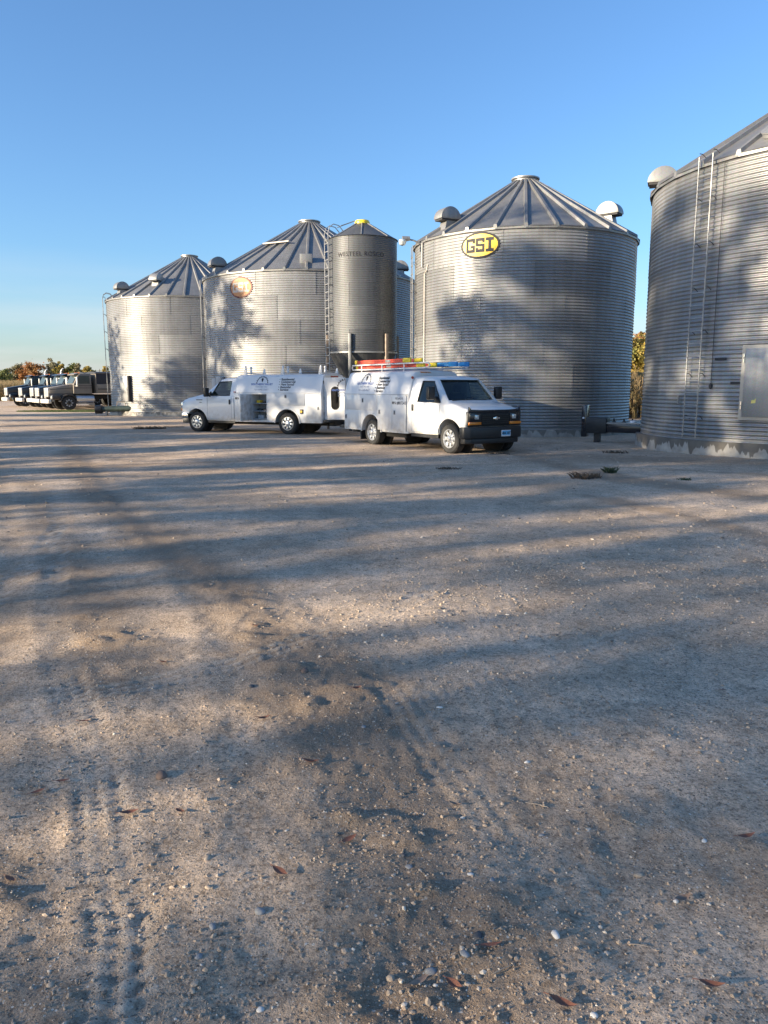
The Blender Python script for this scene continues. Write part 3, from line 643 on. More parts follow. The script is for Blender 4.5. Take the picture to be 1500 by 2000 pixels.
def cab_section(zb, zbelt, ztop, hw, wt, crown=.03):
    d = ztop-zbelt; L = lambda t: (hw-.03)+(wt-(hw-.03))*t
    return [(hw*.955, zb), (hw*.99, zb+.06), (hw, zb+.16), (hw, zb+(zbelt-zb)*.6), (hw-.008, zbelt-.05), (hw-.03, zbelt), (L(.45), zbelt+.45*d), (L(.82), zbelt+.82*d),
            (L(.95)-.01, zbelt+.93*d), (wt-.06, zbelt+.985*d), (wt*.62, ztop+crown*.7), (wt*.3, ztop+crown*.95), (0, ztop+crown)]
def loft(stations):
    mb = MB(); n = None; rings = []
    for x, *a in stations:
        h = cab_section(*a); r = [(x, y, z) for y, z in h] + [(x, -y, z) for y, z in h[-2::-1]]; n = len(r); rings.append(r)
    vs = [p for r in rings for p in r]
    fs = [(i*n+j, i*n+(j+1) % n, (i+1)*n+(j+1) % n, (i+1)*n+j) for i in range(len(rings)-1) for j in range(n)]
    return mb.add(vs, fs + [tuple(range(n)), tuple(range((len(rings)-1)*n, len(rings)*n))])
def yprism(poly, halfs):
    n = len(poly)
    return MB().add([(x, -h, z) for (x, z), h in zip(poly, halfs)] + [(x, h, z) for (x, z), h in zip(poly, halfs)],
                    [(i, (i+1) % n, n+(i+1) % n, n+i) for i in range(n)] + [tuple(range(n))[::-1], tuple(range(n, 2*n))])
SIDE = lambda z: .99 if z <= 1.49 else .99-(z-1.49)*.19/.56          # utility body half width at height z
def body_section(inset=0.):
    h = [(.985, .42), (.99, .46), (.99, 1.46), (.985, 1.49), (.90, 1.76), (.80, 2.03), (.775, 2.075), (.73, 2.11), (.65, 2.13), (.3, 2.155), (0, 2.16)]
    h = [(max(0, y-inset if y > 0 else 0), z-(inset if z > 1.5 else 0)) for y, z in h]
    return h + [(-y, z) for y, z in h[-2::-1]]
def side_text(van, name, me, x, z, side, m, lift=.006):
    """print on the flank: text x runs to the reader's right, y up the (sloping) panel"""
    for v in me.vertices:
        zz = z+v.co.y*.96; v.co = (x + (-v.co.x if side > 0 else v.co.x), side*(SIDE(zz)+lift), zz)
    return mesh_obj(name, me, m, van)
def flank_logo(van, x, z, side, cutx=None):
    mb = MB()
    for i in range(19):                                          # gear arc
        a0, a1 = PI*i/19, PI*(i+1)/19
        mb.add([(r*math.cos(a), r*math.sin(a), 0) for r, a in ((.265, a0), (.265, a1), (.285, a1), (.285, a0))], [(0, 1, 2, 3)])
    for i in range(11):
        a = PI*i/10; u = Vector((math.cos(a), math.sin(a), 0)); w = Vector((-u.y, u.x, 0))
        mb.add([u*.283-w*.02, u*.283+w*.02, u*.325+w*.009, u*.325-w*.009], [(0, 1, 2, 3)])
    bulb = [(.055*math.cos(t), .16+.055*math.sin(t), 0) for t in np.linspace(-.5, PI+.5, 12)] + [(-.012, .03, 0), (.012, .03, 0)]
    mb.add(bulb, [tuple(range(len(bulb)))])
    me = mb.mesh('logo', 0)
    for q in me.vertices: q.co *= .80
    side_text(van, 'logo', me, x, z+.085, side, M['ink'])
    side_text(van, 'lettering', text_mesh('SOUTHERN VALLEY', .098, .003, space=1.08), x, z, side, M['ink_blue'])
    side_text(van, 'lettering', text_mesh('ELECTRIC INC', .07, .0, space=1.15), x, z-.085, side, M['ink_grey'])
    side_text(van, 'lettering', text_mesh('701-640-7657', .085, .0, space=1.3), x, z-.19, side, M['ink_grey'])
def flank_list(van, x, z, side, size=.112, shear=0.):
    for i, t in enumerate(('Residential', 'Commercial', 'New Install', 'Remodel', 'Service')):
        side_text(van, 'lettering', text_mesh('\u2022 '+t, size, .003, 'LEFT', shear, 1.08), x, z-i*.0925, side, M['ink'])
def interior(van, x0, drv):
    """x0 = x of the windscreen base"""
    MB().box(x0-.32, x0-.05, -.80, .80, 1.02, 1.24).build('dashboard', M['black'], van, bevel=.04)
    t = MB(); c = Vector((x0-.48, drv*.40, 1.30)); n = 20; ax = Vector((.55, 0, .83)).normalized(); u = Vector((0, 1, 0)); w = ax.cross(u)
    pts = [c+(u*math.cos(2*PI*i/n)+w*math.sin(2*PI*i/n))*.19 for i in range(n+1)]
    t.tube(pts, .016, 6); t.tube([c, c-ax*.3], .03, 6); t.tube([c-u*.18, c+u*.18], .014, 5); t.build('steering_wheel', M['black'], van)
    for s in (-1, 1):
        MB().box(x0-1.05, x0-.62, s*.40-.24, s*.40+.24, .85, 1.02).box(x0-1.22, x0-1.06, s*.40-.23, s*.40+.23, .95, 1.52).box(x0-1.20, x0-1.10, s*.40-.12, s*.40+.12, 1.54, 1.74).build('seat', M['seat'], van, bevel=.03)
def make_van(spec):
    v = empty(spec['name'], spec['loc'], spec['yaw']); bpy.context.view_layer.update(); tag(v, spec['label'], 'van', 'white service vans in the yard')
    WB = spec['wb']; st = [(WB+x, *a) for x, *a in spec['stations']]; side = spec['near']
    body = loft(st).build('cab', M['white'], v)
    cutters = []
    def C(mb): o = mb.build('cutter', M['white']); o.matrix_world = v.matrix_world.copy(); cutters.append(o)
    ws, wt_ = spec['ws'], spec['wt']                               # windscreen base / top (x, halfwidth, z)
    pin = [(WB+ws[0]-.10, .78), (WB+ws[0]-.10, ws[2]-.06), (WB+wt_[0]-.07, wt_[2]-.02), (WB+spec['stations'][-1][0]+.06, wt_[2]+.0), (WB+spec['stations'][-1][0]+.06, .78)]
    C(yprism(pin, [.90, .86, wt_[1]+.0, wt_[1]+.0, .90]))
    win = [(WB+x, z) for x, z in spec['win']]
    C(MB().prism(win, 'y', -1.3, 1.3))
    zsl = lambda t: (ws[0]+(wt_[0]-ws[0])*t)
    C(MB().prism([(-ws[1], ws[2]), (ws[1], ws[2]), (wt_[1]-.05, wt_[2]), (-wt_[1]+.05, wt_[2])], 'x', WB+wt_[0]-.2, WB+ws[0]+.25))
    for s in (-1, 1): C(MB().cyl((WB, s*.52, .40), (WB, s*1.3, .40), .485, None, 40))
    bpy.context.view_layer.update()
    cut(body, cutters)
    # glass
    pane = MB(); k = 8
    g = [[(WB+ws[0]+(wt_[0]-ws[0])*t-.03-.05*(abs(j-k/2)/(k/2))**2, (ws[1]+.04+(wt_[1]-.05-ws[1])*t)*(2*j/k-1), ws[2]-.03+(wt_[2]-ws[2]+.05)*t) for j in range(k+1)] for t in (0, 1)]
    for j in range(k): pane.add([g[0][j], g[0][j+1], g[1][j+1], g[1][j]], [(0, 1, 2, 3)])
    pane.build('windscreen', M['glass'], v, smooth=60)
    MB().tube([(WB+ws[0]+.03, -ws[1]*.9, ws[2]-.0), (WB+ws[0]+.0, -.1, ws[2]+.02), (WB+ws[0]-.06, .05, ws[2]+.06)], .012, 5).build('wiper', M['black'], v)
    MB().tube([(WB+ws[0]+.03, .05, ws[2]-.0), (WB+ws[0]+.0, ws[1]*.6, ws[2]+.02), (WB+ws[0]-.05, ws[1]*.85, ws[2]+.06)], .012, 5).build('wiper', M['black'], v)
    zb_, zt_ = spec['stations'][-1][2], spec['stations'][-1][3]; hw, wtt = spec['stations'][-1][4]-.03, spec['stations'][-1][5]
    lean = lambda z: hw+(wtt-hw)*(z-zb_)/(zt_-zb_)
    for s in (-1, 1):
        MB().add([(x, s*(lean(z)-.025), z) for x, z in win], [(0, 1, 2, 3)]).build('side_window', M['glass'] if not spec.get('dark') else M['glass'], v)
        ring = MB()
        for i in range(4):
            a, b = win[i], win[(i+1) % 4]; ring.tube([(a[0], s*(lean(a[1])-.008), a[1]), (b[0], s*(lean(b[1])-.008), b[1])], .014, 5)
        ring.build('window_seal', M['black'], v)
        # door seams as shallow dark joints standing in the gap between door and cab
        dx0, dx1 = WB+spec['door'][0], WB+spec['door'][1]
        MB().tube([(dx0, s*(hw+.031), .50), (dx0, s*(hw+.031), zb_-.05)], .006, 4).tube([(dx1, s*(hw+.031), .50), (dx1, s*(hw+.031), zb_-.05)], .006, 4).tube([(dx0, s*(hw+.031), .5), (dx1, s*(hw+.031), .5)], .006, 4).build('door_seam', M['shelf'], v)
        MB().box(dx0+.04, dx0+.10, s*(hw+.022), s*(hw+.055), 1.05, 1.23).build('door_handle', M['black'], v, bevel=.008)
        mx, mz = WB+spec['mirror'][0], spec['mirror'][1]
        mr = MB().box(mx-.06, mx+.07, s*1.05, s*1.27, mz-.17, mz+.17).build('mirror', M['black'], v, bevel=.03)
        MB().tube([(mx, s*.93, mz-.16), (mx, s*1.10, mz-.08)], .03, 6).build('mirror_arm', M['black'], mr)
        MB().prism([(mx+.12, zb_+.02), (mx-.10, zb_+.02), (mx-.05, zb_+.16)], 'y', s*.90, s*.965).build('mirror_base', M['black'], v)
        ml = MB().lathe([(.485, 0), (.52, 0), (.52, .02), (.485, .02)], 40, 'y', (WB, s*(.975 if s > 0 else .995), .40))
        # rocker and arch liner
        MB().box(WB-1.7, WB-.5, s*.80, s*.93, .36, .46).build('sill', M['black'], v)
        MB().cyl((WB, s*.54, .40), (WB, s*.50, .40), .47, None, 24).build('arch_liner', M['under'], v)
    interior(v, WB+ws[0], 1)
    # utility body
    x0, x1 = spec['body']; sec = body_section(); sec2 = body_section(.035); n = len(sec)
    mb = MB(); stx = [(x0, sec2), (x0+.03, sec), (x1-.16, sec), (x1-.02, sec2), (x1, body_section(.06))]
    mb.add([(x, y, z) for x, s_ in stx for y, z in s_], [(i*n+j, i*n+(j+1) % n, (i+1)*n+(j+1) % n, (i+1)*n+j) for i in range(len(stx)-1) for j in range(n)] + [tuple(range(n)), tuple(range((len(stx)-1)*n, len(stx)*n))])
    ub = mb.build('utility_body', M['white2'], v); cutters = []
    for s in (-1, 1): C(MB().cyl((0, s*.50, .40), (0, s*1.3, .40), .50, None, 40))
    if spec.get('cavity'):
        a, b, c, d = spec['cavity']; C(MB().box(a, b, side*.45, side*1.3, c, d))
    bpy.context.view_layer.update(); cut(ub, cutters)
    for s in (-1, 1):
        fl = MB()
        pr = [(.50*math.cos(t), .40+.50*math.sin(t)) for t in np.linspace(-.0, PI, 22)]; po = [(.545*math.cos(t), .40+.545*math.sin(t)) for t in np.linspace(PI, 0., 22)]
        fl.prism(pr+po, 'y', s*.975, s*1.012).build('wheel_flare', M['white2'], v)
        MB().cyl((0, s*.56, .40), (0, s*.50, .40), .48, None, 24).build('arch_liner', M['under'], v)
        for (a, b, c, d, hx, hz) in spec['doors']:
            if spec.get('cavity') and s == side and a < spec['cavity'][1] and b > spec['cavity'][0] and not (a >= spec['cavity'][1]-.02 or b <= spec['cavity'][0]+.02): continue
            p = MB().box(a, b, s*.98, s*1.003, c, d).build('compartment_door', M['white2'], v, bevel=.008)
            MB().box(hx-.045, hx+.045, s*1.0, s*1.010, hz-.065, hz+.065).build('latch_plate', M['shelf'], p, bevel=.006)
            MB().box(hx-.012, hx+.022, s*1.008, s*1.022, hz-.045, hz+.045).build('latch', M['black'], p, bevel=.004)
        MB().box(x0+.01, x1-.02, s*.972, s*.996, 1.474, 1.486).build('rain_gutter', M['shelf'], v)
    MB().box(x0+.1, WB+.3, -.40, .40, .30, .50).box(x0, WB-.2, -.55, -.45, .34, .52).box(x0, WB-.2, .45, .55, .34, .52).build('chassis', M['under'], v)
    MB().cyl((0, -.75, .38), (0, .75, .38), .06).cyl((0, -.12, .38), (0, .12, .38), .16).build('rear_axle', M['under'], v)
    MB().cyl((WB, -.75, .36), (WB, .75, .36), .05).build('front_axle', M['under'], v)
    for x in (0, WB):
        for s in (-1, 1): wheel(v, x, s*.85, s, .38, .24, spec['rim'])
    MB().box(x0-.30, x0-.02, -.95, .95, .44, .52).box(x0-.28, x0-.0, -.5, .5, .30, .44).cyl((x0-.45, 0, .38), (x0-.2, 0, .38), .04).build('rear_bumper', M['black'], v, bevel=.015)
    return v
FORD = dict(name='service_van', label='white service van with its rear door and one side compartment standing open', loc=(-3.10, 28.9, 0), yaw=math.atan2(.40, -.916), wb=4.0, near=1, rim='cover',
    stations=[(.76, .66, 1.00, 1.08, .84, .72), (.70, .58, 1.08, 1.19, .92, .79), (.45, .52, 1.15, 1.28, .965, .83), (0, .48, 1.22, 1.37, .985, .84), (-.30, .46, 1.28, 1.44, .99, .84), (-.42, .45, 1.31, 1.51, .99, .82),
              (-1.02, .44, 1.34, 1.97, .99, .745), (-1.2, .44, 1.35, 2.01, .99, .735), (-1.71, .44, 1.36, 2.03, .99, .735)],
    ws=(-.44, .78, 1.53), wt=(-1.0, .70, 1.94), win=[(-1.52, 1.37), (-.68, 1.37), (-.97, 1.88), (-1.52, 1.90)], door=(-1.60, -.52), mirror=(-.62, 1.50), body=(-1.42, 2.30),
    doors=[(1.54, 2.26, .47, 1.45, 1.60, .95), (.84, 1.51, .47, 1.45, .90, .95), (-.73, .80, 1.03, 1.45, .05, 1.36), (-1.36, -.78, .47, 1.45, -1.28, .95)], cavity=(.86, 1.50, .50, 1.43))
fv = make_van(FORD)
def ford_extras(v):
    WB = 4.0
    for s in (-1, 1):
        MB().prism([(WB+.60, .90), (WB+.785, .92), (WB+.775, 1.12), (WB+.60, 1.14)], 'y', s*.66, s*.90).build('headlight', M['lamp'], v, bevel=.015)
        MB().prism([(WB+.60, .80), (WB+.79, .80), (WB+.785, .89), (WB+.60, .89)], 'y', s*.66, s*.90).build('turn_signal', M['amber'], v, bevel=.01)
    g = MB().box(WB+.70, WB+.79, -.64, .64, .74, 1.10).build('grille', M['chrome'], v, bevel=.02)
    for z in (.82, .90, .98): MB().box(WB+.77, WB+.80, -.58, .58, z-.02, z+.035).build('grille_bar', M['black'], g)
    pl = [(WB+.40, -.99), (WB+.70, -.97), (WB+.84, -.75), (WB+.88, 0), (WB+.84, .75), (WB+.70, .97), (WB+.40, .99), (WB+.40, .8), (WB+.40, -.8)]
    MB().prism(pl, 'z', .52, .72).build('front_bumper', M['chrome'], v, bevel=.02)
    MB().prism([(x-.03, y*.98) for x, y in pl], 'z', .33, .52).build('air_dam', M['black'], v, bevel=.015)
    MB().box(WB-.30, WB-.02, .984, .996, 1.20, 1.225).build('fender_badge', M['black'], v)
    MB().box(WB-.26, WB-.16, .984, .996, 1.11, 1.13).build('fender_badge', M['black'], v)
    # open side compartment
    c = empty('open_compartment'); c.parent = v
    MB().box(.87, 1.49, .46, .48, .51, 1.42).build('back_panel', M['shelf'], c)
    for z in (.53, .82, 1.10): MB().box(.87, 1.49, .48, .96, z-.012, z+.012).build('shelf', M['shelf'], c)
    for x, z, w, hgt, m in ((1.0, .832, .16, .05, 'dead_leaf2'), (1.25, .832, .2, .07, 'black'), (1.05, 1.112, .12, .06, 'black'), (1.3, 1.112, .15, .10, 'yellow'), (1.2, .54, .25, .14, 'shelf')):
        MB().box(x-w/2, x+w/2, .62, .86, z, z+hgt).build('tool_bin', M[m], c, bevel=.01)
    d = empty('compartment_door'); d.parent = v; d.location = (1.52, .985, .95); d.rotation_euler = (0, 0, rad(-96))
    MB().box(-.64, 0, -.02, .012, -.48, .48).build('door_skin', M['white2'], d, bevel=.008)
    MB().box(-.60, -.50, .010, .03, -.07, .07).build('latch', M['black'], d)
    # open rear doors, hinged on the rear corners
    for s in (1, -1):
        rd = empty('rear_door'); rd.parent = v; rd.location = (-1.43, s*.80, 0); rd.rotation_euler = (0, 0, s*rad(4))
        pn = [(0, .55), (-.80, .55), (-.80, 2.02), (-.0, 2.02)]
        o = MB().prism(pn, 'y', -.025, .025).build('door_panel', M['white2'], rd)
        hole = [(-.42+.15*math.cos(t), (1.55 if math.sin(t) >= 0 else 1.05)+.15*math.sin(t)) for t in np.linspace(0, 2*PI, 28, endpoint=False)]
        ct = MB().prism(hole, 'y', -.2, .2).build('cutter', M['white2']); bpy.context.view_layer.update(); ct.matrix_world = rd.matrix_world.copy(); bpy.context.view_layer.update(); cut(o, [ct])
        MB().prism(hole, 'y', -.008, .008).build('window_pane', M['glass_dark'], rd)
        fr = [Vector((x, s*.028, z)) for x, z in hole]; MB().tube(fr+[fr[0]], .014, 5).build('window_trim', M['black'], rd)
        for z in (.75, 1.3, 1.85): MB().cyl((.02, s*.02, z-.06), (.02, s*.02, z+.06), .022).build('hinge', M['black'], rd)
        if s > 0:                                                # left half of the print shows on this door
            half = MB()
            for i in range(10):
                a0, a1 = PI/2+PI/2*i/10, PI/2+PI/2*(i+1)/10
                half.add([(-(.80+r*math.cos(a)), .030, 1.66+r*math.sin(a)) for r, a in ((.265, a0), (.265, a1), (.285, a1), (.285, a0))], [(0, 1, 2, 3)])
            for i in range(6):
                a = PI/2+PI/2*i/5; u = Vector((math.cos(a), math.sin(a))); w = Vector((-u.y, u.x)); q = [u*.283-w*.02, u*.283+w*.02, u*.325+w*.009, u*.325-w*.009]
                half.add([(min(-.80-p.x, -.0) if True else 0, .030, 1.66+p.y) for p in q if True], [(0, 1, 2, 3)])
            lg = half.mesh('logo', 0)
            for vv in lg.vertices: vv.co.x = max(vv.co.x, -.80)
            mesh_obj('logo', lg, M['ink'], rd)
            for body, size, z, mm in (('SOUTHERN', .095, 1.55, 'ink_blue'), ('ELECTR', .07, 1.465, 'ink_grey'), ('701-64', .085, 1.36, 'ink_grey')):
                me = text_mesh(body, size, .003, 'RIGHT', space=1.1)
                for vv in me.vertices: vv.co = (-.79-vv.co.x, .030, z+vv.co.y)
                mesh_obj('lettering', me, M[mm], rd)
    MB().box(-1.40, -1.415, -.74, .74, .60, 2.00).build('hold_shade_plate', M['under'], v)  # flat dark plate coloured as the shaded hold behind the open doors
    MB().box(-1.43, -1.40, -.30, .30, 2.02, 2.09).build('marker_light', M['red'], v)
    # roof cross bars with fins and rollers
    for x in (1.95, .35, -1.20):
        b = MB().box(x-.03, x+.03, -.66, .66, 2.17, 2.21).build('roof_bar', M['white2'], v)
        for s, hh in ((1, .34), (-1, .26)):
            MB().prism([(x-.07, 2.12), (x+.10, 2.12), (x+.015, 2.12+hh), (x-.035, 2.12+hh)], 'y', s*.62, s*.655).build('bar_fin', M['white2'], b, bevel=.01)
        MB().lathe([(.01, 2.20), (.045, 2.22), (.05, 2.30), (.03, 2.34), (.05, 2.38), (.045, 2.43), (.01, 2.45)], 12, c=(x, .28, 0)).build('bar_roller', M['white2'], b)
    flank_logo(v, 1.10, 1.76, 1); flank_list(v, .38, 1.93, 1)
    def flat(body, size, x, z, m, bold=.002):
        me = text_mesh(body, size, bold, 'CENTER', space=1.08)
        for vv in me.vertices: vv.co = (x-vv.co.x, 1.006, z+vv.co.y)
        mesh_obj('lettering', me, M[m], v)
    flat('ND#4218', .085, 1.86, 1.37, 'ink', 0); flat('MN #807343', .115, 1.88, 1.24, 'ink')
    MB().box(-.67, -.53, .985, 1.012, .74, .90).build('fuel_filler', M['black'], v, bevel=.01)
    MB().cyl((-.60, 1.0, .82), (-.60, 1.03, .82), .045).build('fuel_cap', M['yellow'], v)
    MB().box(2.20, 2.28, .968, .998, 1.495, 1.525).build('marker_light', M['red'], v)
ford_extras(fv)
CHEV = dict(name='service_van', label='white service van with black front bumper and ladders on its roof rack', loc=(.45, 23.24, 0), yaw=math.atan2(-.828, .56), wb=3.6, near=-1, rim='steel',
    stations=[(.61, .72, 1.00, 1.08, .88, .78), (.56, .64, 1.05, 1.13, .94, .83), (.30, .52, 1.12, 1.20, .98, .85), (0, .48, 1.18, 1.26, .99, .85), (-.14, .46, 1.22, 1.29, .99, .85), (-.22, .46, 1.24, 1.33, .99, .84),
              (-.80, .45, 1.27, 1.90, .99, .765), (-1.0, .45, 1.28, 1.95, .99, .755), (-1.78, .45, 1.28, 1.97, .99, .755)],
    ws=(-.23, .80, 1.345), wt=(-.79, .72, 1.875), win=[(-1.40, 1.29), (-.42, 1.29), (-.86, 1.83), (-1.36, 1.84)], door=(-1.62, -.38), mirror=(-.55, 1.53), body=(-1.54, 1.80),
    doors=[(-1.46, .30, 1.02, 1.45, -.45, 1.30), (.34, 1.06, .47, 1.45, .44, .98), (1.09, 1.74, .47, 1.45, 1.20, .98), (-1.46, -.60, .47, .99, -1.40, .80)])
cv = make_van(CHEV)
def ladder_thing(label, parent_m, y0, y1, x0, x1, z, m, yaw, capm, extra=None):
    t = empty('extension_ladder'); t.matrix_world = parent_m.copy(); tag(t, label, 'ladder', 'ladders carried on the van roof rack')
    for y in (y0, y1):
        for dz in (0, .055):
            MB().box(x0, x1, y-.014, y+.014, z+dz, z+dz+.05).build('side_rail', M[m], t, bevel=.004)
    rg = MB().cyl((0, y0, 0), (0, y1, 0), .015, None, 8).mesh('rung')
    for i in range(int((x1-x0)/.305)): mesh_obj('rung', rg, M['steel'], t).location = (x0+.15+i*.305, 0, z+.05)
    for y in (y0, y1):
        for a, b in ((x1-.02, x1+.34), (x0-.06, x0+.06)): MB().box(a, b, y-.024, y+.024, z-.008, z+.115).build('end_cap', M[capm], t, bevel=.006)
        MB().box(x0+1.6, x0+1.85, y-.017, y+.017, z+.01, z+.09).build('bracket', M['steel'], t)
    return t
def chev_extras(v):
    WB = 3.6
    gr = MB().box(WB+.50, WB+.645, -.90, .90, .70, 1.07).build('grille', M['black'], v, bevel=.025)
    MB().box(WB+.60, WB+.67, -.46, .46, .74, 1.03).build('grille_mesh', M['under'], gr, bevel=.01)
    for z in (.78, .83, .88, .93, .98): MB().box(WB+.66, WB+.682, -.44, .44, z-.007, z+.007).build('grille_bar', M['black'], gr)
    for s in (-1, 1):
        MB().box(WB+.60, WB+.665, s*.50, s*.86, .83, 1.03).build('lamp_bezel', M['blackp'], gr, bevel=.01)
        MB().box(WB+.63, WB+.685, s*.56, s*.70, .88, 1.00).build('headlight', M['lamp'], v, bevel=.02)
        MB().box(WB+.60, WB+.68, s*.48, s*.885, .745, .815).build('turn_signal', M['amber'], v, bevel=.012)
    bt = MB()
    q = [(-.13, -.028), (-.125, .028), (-.045, .028), (-.04, .048), (.045, .048), (.045, .028), (.13, .028), (.125, -.028), (.045, -.028), (.04, -.048), (-.045, -.048), (-.045, -.028)]
    bt.prism([(y*.85, z*.85+.90) for y, z in q], 'x', WB+.68, WB+.70).build('emblem', M['chrome'], v, bevel=.004)
    dfl = [(-.86, 1.20), (-.80, 1.13), (-.45, 1.115), (.45, 1.115), (.80, 1.13), (.86, 1.20), (.87, 1.07), (.45, 1.03), (-.45, 1.03), (-.87, 1.07)]
    MB().prism(dfl, 'x', WB+.60, WB+.655).build('hood_deflector', M['blackp'], v, bevel=.008)
    pl = [(WB+.42, -.995), (WB+.58, -.985), (WB+.70, -.85), (WB+.76, -.4), (WB+.765, .4), (WB+.70, .85), (WB+.58, .985), (WB+.42, .995), (WB+.42, .8), (WB+.42, -.8)]
    MB().prism(pl, 'z', .40, .69).build('front_bumper', M['black'], v, bevel=.03)
    MB().prism([(x-.04, y*.93) for x, y in pl], 'z', .27, .40).build('air_dam', M['black'], v, bevel=.02)
    p = MB().box(WB+.762, WB+.775, .12, .43, .44, .60).build('licence_plate', M['plate_white'], v, bevel=.004)
    MB().box(WB+.774, WB+.778, .14, .41, .475, .585).build('plate_field', M['plate_blue'], p)
    me = text_mesh('404 1ET', .085, .003, 'CENTER')
    for vv in me.vertices: vv.co = (WB+.780, .275+vv.co.x, .495+vv.co.y)
    mesh_obj('lettering', me, M['ink'], p)
    for x in (-.62,): MB().box(x-.02, x+.03, -.97, -.55, .14, .62).build('mud_flap', M['black'], v)
    MB().box(-.02, .03, .55, .97, .14, .62).build('mud_flap', M['black'], v).location = (-.6, 0, 0)
    MB().box(.5, 1.5, -.80, -.55, .28, .48).build('side_step', M['under'], v, bevel=.02)
    # rack
    for s in (-1, 1):
        y = s*.68; lo, hi = 2.20, 2.335
        MB().tube([(-1.50, y, hi), (2.15, y, hi), (2.33, y, hi-.02), (2.40, y, (lo+hi)/2), (2.33, y, lo+.02), (2.15, y, lo), (-1.50, y, lo), (-1.54, y, (lo+hi)/2), (-1.50, y, hi)], .020, 8).build('rack_rail', M['white2'], v)
        for x in (-1.0, .1, 1.2): MB().tube([(x, y, 2.10), (x, y, hi)], .018, 6).build('rack_post', M['white2'], v)
    for x in (-1.2, 0., 1.3): MB().tube([(x, -.68, 2.20), (x, .68, 2.20)], .018, 6).build('rack_bar', M['white2'], v)
    MB().box(1.74, 1.80, -.55, -.18, 2.06, 2.10).build('marker_light', M['amber'], v, bevel=.006)
    for x, y, z in ((1.77, -.80, 1.94), (-1.545, -.90, 1.56)):
        MB().cyl((x, y, z), (x+.03, y-.02, z), .04, None, 12).build('marker_light', M['red'], v)
    flank_logo(v, -.45, 1.76, -1); flank_list(v, .12, 1.91, -1, .112, .0)
    def flat(body, size, x, z, m, bold=.002):
        me = text_mesh(body, size, bold, 'CENTER', space=1.08)
        for vv in me.vertices: vv.co = (x+vv.co.x, -1.006, z+vv.co.y)
        mesh_obj('lettering', me, M[m], v)
    flat('ND#4218', .085, 1.42, 1.345, 'ink', 0); flat('MN #807343', .115, 1.42, 1.21, 'ink')
    bpy.context.view_layer.update(); mw = v.matrix_world
    ladder_thing('upper red ladder with yellow ends on the van roof rack', mw, -.55, -.15, -1.50, 1.00, 2.375, 'lad_red', 0, 'yellow_cap')
    ladder_thing('lower red ladder with yellow ends between the rack rails', mw, -.55, -.15, -1.45, 1.65, 2.235, 'lad_red', 0, 'yellow_cap')
    bl = ladder_thing('blue ladder with dark end on the van roof rack', mw, .10, .50, -1.40, 2.25, 2.25, 'lad_blue', 0, 'lad_blue')
    MB().box(1.55, 1.72, .06, .54, 2.245, 2.37).build('strap', M['black'], bl, bevel=.01)
chev_extras(cv)

